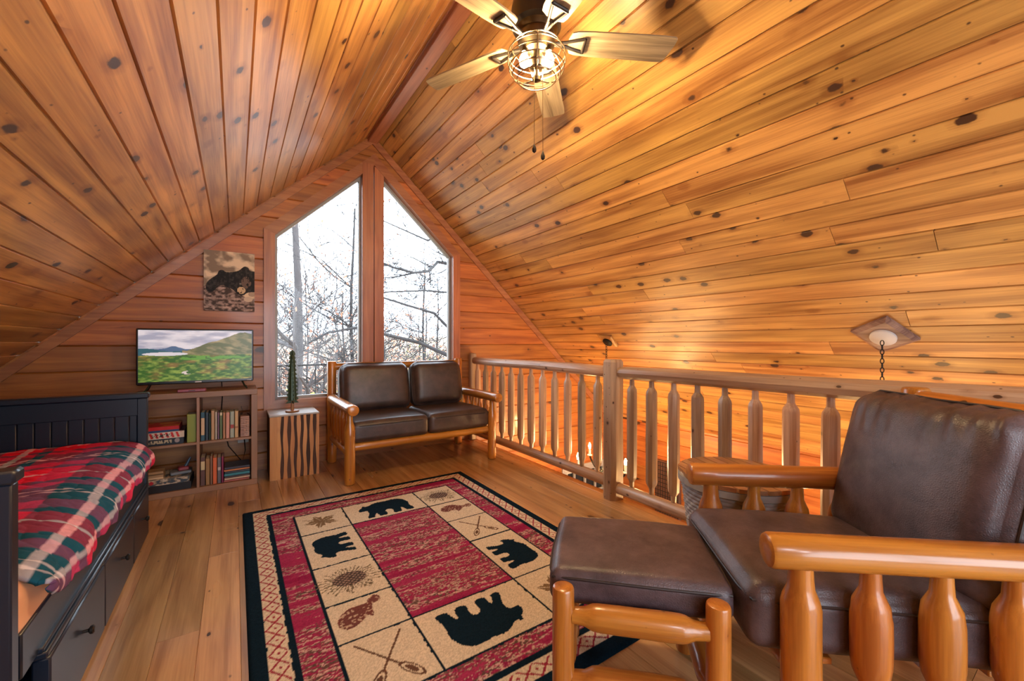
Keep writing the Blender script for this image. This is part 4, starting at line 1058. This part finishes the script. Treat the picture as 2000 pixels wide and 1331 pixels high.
mb = MB(); mb.lathe([(.012, 2.40), (.035, 2.41), (.045, 2.44), (.03, 2.47), (.028, 2.48), (.058, 2.49), (.062, 2.502)], n=28); mb.lathe([(.004, 2.345), (.018, 2.352), (.022, 2.365), (.012, 2.38), (.012, 2.40)], n=16); mb.build('light_stem', M_METAL, fan)
mb = MB()
RC = .135
def ringat(r, z, w=.0028): mb.tube([(r*cos(2*pi*k/40), r*sin(2*pi*k/40), z) for k in range(41)], w, 6, caps=False)
for r, z in ((.115, 2.505), (.134, 2.475), (.135, 2.445), (.128, 2.41), (.112, 2.385), (.09, 2.362)): ringat(r, z)
for k in range(3):
    a = 2*pi*k/3+.5; prof = [(.03, 2.52), (.08, 2.52), (.112, 2.508), (.133, 2.48), (.136, 2.445), (.128, 2.41), (.105, 2.378), (.06, 2.362), (.012, 2.36)]
    mb.tube([(r*cos(a), r*sin(a), z) for r, z in prof], .003, 6)
mb.build('light_cage', M_BRASS, fan)
for k, a in enumerate((pi+.25, -.35, pi/2)):
    ca, sa = cos(a), sin(a)
    mb = MB(); mb.tube([(.03*ca, .03*sa, 2.505), (.055*ca, .055*sa, 2.50), (.058*ca, .058*sa, 2.475)], [.012, .015, .015], 12); mb.build('bulb_socket', M_METAL, fan)
    mb = MB(); mb.lathe([(.008, 2.475), (.013, 2.465), (.022, 2.445), (.023, 2.43), (.018, 2.415), (.006, 2.408)], (.06*ca, .06*sa, 0), 16); mb.build('bulb', M_BULB, fan, ang=80)
for k, (x, y, zl) in enumerate(((-.012, -.03, 2.02), (.028, .0, 2.0))):
    mb = MB(); mb.tube([(x, y, 2.42), (x*1.05, y, zl+.02)], .0016, 6); ch = mb.build('pull_chain', M_BRASS, fan)
    mb = MB(); mb.lathe([(.003, zl-.018), (.009, zl-.012), (.010, zl), (.004, zl+.018), (.002, zl+.024)], (x*1.05, y, 0), 12); mb.build('pendant', M_BRONZE, ch)

# ------------------------------------------------------------------ CHANDELIERS over the lower room
def chandelier(name, label, x, y, rz, big, drop, plaque_mat, loc2=None):
    zc = RZ-SL*(x-RX); e = thing(name, label, 'chandelier', (x, y, 0))
    # plaque square turned to a diamond, lying on the slope
    N = Vector((-SN, 0, -CS)); A_ = Vector((CS, 0, -SN)); B_ = Vector((0, 1, 0)); h = big
    P = lambda a, b, d: Vector((0, 0, zc))+A_*a+B_*b+N*d
    c, s = cos(rz), sin(rz); q = [(h, 0), (0, h), (-h, 0), (0, -h)]; q = [(a*c-b*s, a*s+b*c) for a, b in q]
    mb = MB(); vs = [P(a, b, .0) for a, b in q]+[P(a, b, .018) for a, b in q]+[P(a*.8, b*.8, .030) for a, b in q]
    mb.add(vs, [(0, 1, 5, 4), (1, 2, 6, 5), (2, 3, 7, 6), (3, 0, 4, 7), (4, 5, 9, 8), (5, 6, 10, 9), (6, 7, 11, 10), (7, 4, 8, 11), (8, 9, 10, 11), (3, 2, 1, 0)], [(v.x, 0, v.y) for v in vs]); mb.build('mounting_plaque', plaque_mat, e, smooth=False)
    r = .066 if big > .15 else .055; ctr = P(0, 0, .03)
    mb = MB(); mb.tube([ctr, ctr+N*.012, ctr+N*.02], [r, r, r*.8], 28); mb.build('canopy', M_IRON if big < .15 else M_OUT, e)
    z = ctr.z-.02; mb = MB(); x0 = (ctr+N*.03).x; k = 0
    while z > drop+.1:
        pts = []
        for j in range(11):
            t = 2*pi*j/10; a, b = .009*cos(t), .017*sin(t); pts.append((x0+(a if k % 2 else 0), (0 if k % 2 else a), z-.017+b))
        mb.tube(pts, .0028, 5, caps=False); z -= .028; k += 1
    mb.build('chain', M_IRON, e)
    mb = MB(); mb.lathe([(.01, drop-.18), (.03, drop-.16), (.02, drop-.08), (.03, drop-.02), (.012, drop+.04), (.012, drop+.13)], (x0, 0, 0), 20); mb.build('hub', M_IRON, e)
    for k in range(4):
        a = 2*pi*k/4+.35-YAW; ca, sa = cos(a), sin(a); R_ = .35
        mb = MB(); mb.tube([(x0+ca*r_, sa*r_, drop+dz) for r_, dz in ((.01, -.12), (.12, -.17), (.24, -.16), (.32, -.10), (R_, -.06))], .010, 10); arm = mb.build('arm', M_IRON, e)
        mb = MB(); mb.lathe([(.026, drop-.065), (.030, drop-.055), (.014, drop-.05), (.014, drop+.02)], (x0+ca*R_, sa*R_, 0), 14); mb.build('candle_sleeve', M_CHAND, arm)
        mb = MB(); mb.lathe([(.006, drop+.02), (.014, drop+.035), (.015, drop+.05), (.004, drop+.085)], (x0+ca*R_, sa*R_, 0), 12); mb.build('bulb', M_BULB2, arm, ang=80)
    return e
chandelier('chandelier', 'iron chandelier with lit candle bulbs hanging behind the newel post', 3.41, 3.17, pi/4+.1, .12, -.14, M_CEIL)
chandelier('chandelier', 'chandelier hanging by a chain from the weathered diamond plaque on the ceiling', 3.375, .845, .25, .165, -.50, wood('plaque_barn_wood', (.30, .20, .15), (.10, .05, .04), knots=.1, tv=.3))
# wire rack on the log wall
wr_ = thing('wire_rack', 'black wire grid rack on the log wall seen between the balusters', 'rack', (XR-.06, 3.25, -1.0))
mb = MB()
for k in range(10): mb.tube([(0, -.16+k*.036, -.3), (0, -.16+k*.036, .58)], .004, 6)
mb.build('upright_wires', M_IRON, wr_)
mb = MB()
for k in range(18): mb.tube([(-.004, -.17, -.3+k*.052), (-.004, .175, -.3+k*.052)], .004, 6)
mb.build('cross_wires', M_IRON, wr_)
mb = MB(); mb.box((.01, -.17, -.32), (.058, .175, .60), .004); mb.build('rack_frame', plain('rack_back', (.12, .05, .03), .6), wr_)

# unseen fill lamps added behind the viewer, shaped as globe pendants
def globe(x, y, z, power, label):
    e = thing('fill_globe', label, 'fill lamp', (x, y, 0))
    mb = MB(); mb.tube([(0, 0, z+.2), (0, 0, RZ-SL*abs(x-RX)-.005)], .006, 8); mb.lathe([(.05, z+.19), (.06, z+.21), (.02, z+.23)], n=20); mb.build('stem', M_BRONZE, e)
    mb = MB(); mb.lathe([(.20*sin(pi*k/14)+.001, z-.20*cos(pi*k/14)) for k in range(15)], n=28); mb.build('globe', plain('fill_globe_glow', (.9, .85, .75), .3, emit=(.80, .90, 1.05), es=power), e, ang=80)
globe(.1, -1.2, 1.80, 14, 'unseen fill lamp added as an opal globe, nearest behind the viewer')
globe(.1, -2.3, 1.80, 20, 'unseen fill lamp added as an opal globe, close to the rear window')

# ------------------------------------------------------------------ OUTSIDE
GZ = -3.6
n = 40; xs = np.linspace(-60, 70, n); ys_ = np.linspace(4.6, 110, n); XX, YY = np.meshgrid(xs, ys_); ZZ = GZ+np.clip((YY-16)/94, 0, 1)*6.2+1.2*(fbm(XX*.08+9, YY*.08, 90, 3)-.5)*np.clip((YY-8)/20, 0, 1)
mb = MB(); vs = [(float(XX[i, j]), float(YY[i, j]), float(ZZ[i, j])) for i in range(n) for j in range(n)]
mb.add(vs, [(i*n+j, i*n+j+1, (i+1)*n+j+1, (i+1)*n+j) for i in range(n-1) for j in range(n-1)]); mb.build('ground', M_GRASS, kind='structure')
def gh(x, y):
    i = min(n-1, max(0, int(round((y-4.6)/(110-4.6)*(n-1))))); j = min(n-1, max(0, int(round((x+60)/130*(n-1))))); return float(ZZ[i, j])-.15
MINR = [.004]; YLIM = [-99]
def grow(mb, tips, p, d, L, r, depth, rnd, droop=0.0):
    pts = [p]; rs = [r]; q = p.copy(); dd = d.copy(); ns = 4
    for i in range(ns):
        dd = (dd+Vector((rnd.uniform(-1, 1), rnd.uniform(-1, 1), rnd.uniform(-.6, .8)-droop))*.24).normalized()
        if (q+dd*L).y < YLIM[0]: dd.y = abs(dd.y)
        q = q+dd*L/ns; pts.append(q.copy()); rs.append(max(MINR[0], r*(1-.5*(i+1)/ns)))
    mb.tube(pts, rs, 6 if depth > 2 else 4, caps=False)
    if depth == 0: tips.append(q); return
    for i in range(2 if depth > 3 else 3):
        k = rnd.randint(1, ns); b = pts[k]; side = Vector((rnd.uniform(-1, 1), rnd.uniform(-1, 1), rnd.uniform(-.2, .7))).normalized()
        grow(mb, tips, b, (dd*.55+side*.85).normalized(), L*rnd.uniform(.5, .72), rs[k]*.6, depth-1, rnd, droop)
    grow(mb, tips, pts[-1], (dd+Vector((rnd.uniform(-.3, .3), rnd.uniform(-.3, .3), .1))).normalized(), L*.65, rs[-1]*.9, depth-1, rnd, droop)
def leaves(tips, cnt, spread, size, rnd):
    mb = MB()
    for _ in range(cnt):
        c = rnd.choice(tips)+Vector([rnd.gauss(0, spread) for _ in range(3)]); a = Vector([rnd.uniform(-1, 1) for _ in range(3)]).normalized(); b = a.orthogonal().normalized(); s_ = size*rnd.uniform(.6, 1.3)
        mb.add([c-a*s_, c+b*s_*.5, c+a*s_, c-b*s_*.5], [(0, 1, 2, 3)])
    return mb
def tree(label, x, y, h, r, mat, seed, leaf=0, lm=None, depth=4, group=None, lean=(0, 0), nb=9, lsz=.05, low=.25):
    rnd = random.Random(seed); g = gh(x, y); e = thing('bare_tree', label, 'tree', (0, 0, 0), 0, group); e.location = (x, y, g); tips = []; YLIM[0] = 5.4-y
    mb = MB(); P = [Vector((lean[0]*t*h+.05*sin(t*9+seed), lean[1]*t*h, t*h)) for t in [i/8 for i in range(9)]]; rs = [r*(1-.75*i/8) for i in range(9)]
    mb.tube(P, rs, 10, caps=False); mb.build('trunk', mat, e)
    mb = MB()
    for k in range(nb):
        i = rnd.randint(max(1, int(low*8)), 7); a = rnd.uniform(0, 2*pi); d = Vector((cos(a), sin(a), rnd.uniform(.1, .9))).normalized(); grow(mb, tips, P[i].copy(), d, h*rnd.uniform(.16, .3), rs[i]*.5, depth-1, rnd)
    mb.build('branches', mat, e)
    if leaf: leaves(tips, leaf, .16, lsz, rnd).build('leaves', lm or M_LEAF, e, smooth=False)['kind'] = 'stuff'
    return e
tree('grey forked tree with the thickest trunk, left pane of the window', .98, 9.0, 9.5, .13, M_BARK, 3, leaf=260, nb=16, low=.3, depth=4)
MINR[0] = .005
tree('slender dark tree in the middle of the left pane', 2.6, 11.5, 8.5, .08, M_BARK2, 5, leaf=900, nb=16, low=.3, lsz=.045, depth=4)
MINR[0] = .008
tree('bushy tree full of rust brown leaves near the mullion', 4.2, 14, 5.2, .08, M_BARK, 8, leaf=1600, nb=16, low=.2, lsz=.05)
gp = 'leafless woods beyond the window'; rr = random.Random(4)
spots = [(0.2, 15), (2.2, 17), (3.9, 19), (5.5, 22), (6.8, 17), (8.5, 21), (10.5, 24), (1.6, 24), (7.5, 29), (12, 31), (-1, 20), (5, 33), (9.5, 15.5), (12.5, 19), (3, 28)]
for i, (x, y) in enumerate(spots):
    tree('thin leafless tree standing in the woods outside', x, y, rr.uniform(5.5, 9), rr.uniform(.05, .09), M_BARK if i % 2 else M_BARK2, 20+i, leaf=rr.choice([0, 200, 500]), group=gp, depth=4, nb=10, low=.15, lsz=.06)
MINR[0] = .004
# big oak at the right whose limbs cross the right pane
def wy(u, v, Y):
    k = (u-1000)/805; r = FW+RT*k; d = Y/r.y; return Vector((r.x*d, Y, 1.13+(668-v)/805*d))
ok = thing('oak_tree', 'dark oak reaching long horizontal limbs across the right pane', 'tree', (0, 0, 0)); YO = 8.0
mb = MB(); base = wy(965, 600, YO); base.z = GZ-.2; ok.location = base; YLIM[0] = 5.4-YO; off = base.copy()
mb.tube([base-off, Vector((.1, .1, 3.2)), Vector((.05, 0, 6)), Vector((.2, .1, 9))], [.22, .19, .15, .08], 12, caps=False); mb.build('trunk', M_BARK2, ok)
mb = MB(); tips = []; rnd = random.Random(9)
for limb, r in (([(965, 735), (880, 697), (820, 670), (750, 653), (700, 640), (640, 650), (600, 672)], .050), ([(965, 760), (880, 645), (848, 612), (800, 598), (752, 583), (700, 560)], .040), ([(965, 590), (880, 572), (830, 568), (750, 571), (690, 566)], .026), ([(965, 505), (880, 516), (855, 512), (838, 530), (808, 533), (765, 522), (740, 510)], .045), ([(965, 420), (870, 455), (835, 470), (790, 450), (745, 430)], .03), ([(808, 533), (780, 540), (750, 543)], .02)):
    P = [wy(u, v, YO+.3*sin(i)) - off for i, (u, v) in enumerate(limb)]; rs = [r*(1-.7*i/(len(P)-1)) for i in range(len(P))]; mb.tube(P, rs, 7, caps=False)
    for i in range(1, len(P)):
        for _ in range(2):
            b = P[i-1].lerp(P[i], rnd.random()); grow(mb, tips, b, Vector((rnd.uniform(-1, .3), rnd.uniform(-.5, .5), rnd.uniform(-.5, 1))).normalized(), rnd.uniform(.3, .8), rs[i]*.35, 2, rnd)
mb.build('limbs', M_BARK2, ok); leaves(tips, 160, .1, .035, rnd).build('leaves', M_LEAF, ok, smooth=False)['kind'] = 'stuff'
def bush(label, x, y, z, R_, cnt, mat, seed, size=.05, group=None):
    YLIM[0] = -99; rnd = random.Random(seed); e = thing('bush', label, 'bush', (x, y, z), 0, group); tips = []; mb = MB()
    for k in range(14):
        a = rnd.uniform(0, 2*pi); grow(mb, tips, Vector((0, 0, 0)), Vector((cos(a)*.5, sin(a)*.5, 1)).normalized(), R_*.9, .02, 2, rnd)
    mb.build('stems', M_BARK, e); leaves(tips, cnt, R_*.22, size, rnd).build('leaves', mat, e, smooth=False)['kind'] = 'stuff'
bush('yellow-green bush low in the left pane behind the metal tree', 1.0, 10.4, gh(1, 10.4)+1.2, 1.35, 900, M_LEAFY, 1)
bush('rust brown oak scrub low in the left pane beside the loveseat', 3.3, 12.5, gh(3, 12)+1.0, 1.7, 1500, M_LEAF, 2)
for i, (x, y) in enumerate([(5.5, 16), (7.2, 18), (9, 22), (6.2, 24), (4, 22), (2.2, 20), (11, 20), (8, 14), (6.2, 13)]):
    bush('brown undergrowth in the woods outside', x, y, gh(x, y)+.4, 2.1, 700, M_LEAF if i % 2 else M_LEAFY if i == 2 else M_BARK, 30+i, .07, 'undergrowth in the woods')
# deck rail outside
dk = thing('deck_railing', 'thin black deck railing outside, seen low through the left pane', 'railing', (0, 0, 0))
mb = MB(); mb.box((-1.5, 7.4, .735), (4.5, 7.46, .765), .004, 0); mb.build('top_rail', M_IRON, dk)
mb = MB(); mb.box((-1.5, 7.41, -.15), (4.5, 7.45, -.12), .004, 0); mb.build('bottom_rail', M_IRON, dk)
for k in range(24):
    mb = MB(); mb.tube([(-.6+k*.13, 7.43, -.13), (-.6+k*.13, 7.43, .74)], .009, 6); mb.build('picket', M_IRON, dk)
for x in (-1.4, 4.4):
    mb = MB(); mb.box((x-.05, 7.38, GZ-.2), (x+.05, 7.48, .8), .004); mb.build('post', M_BARK, dk)
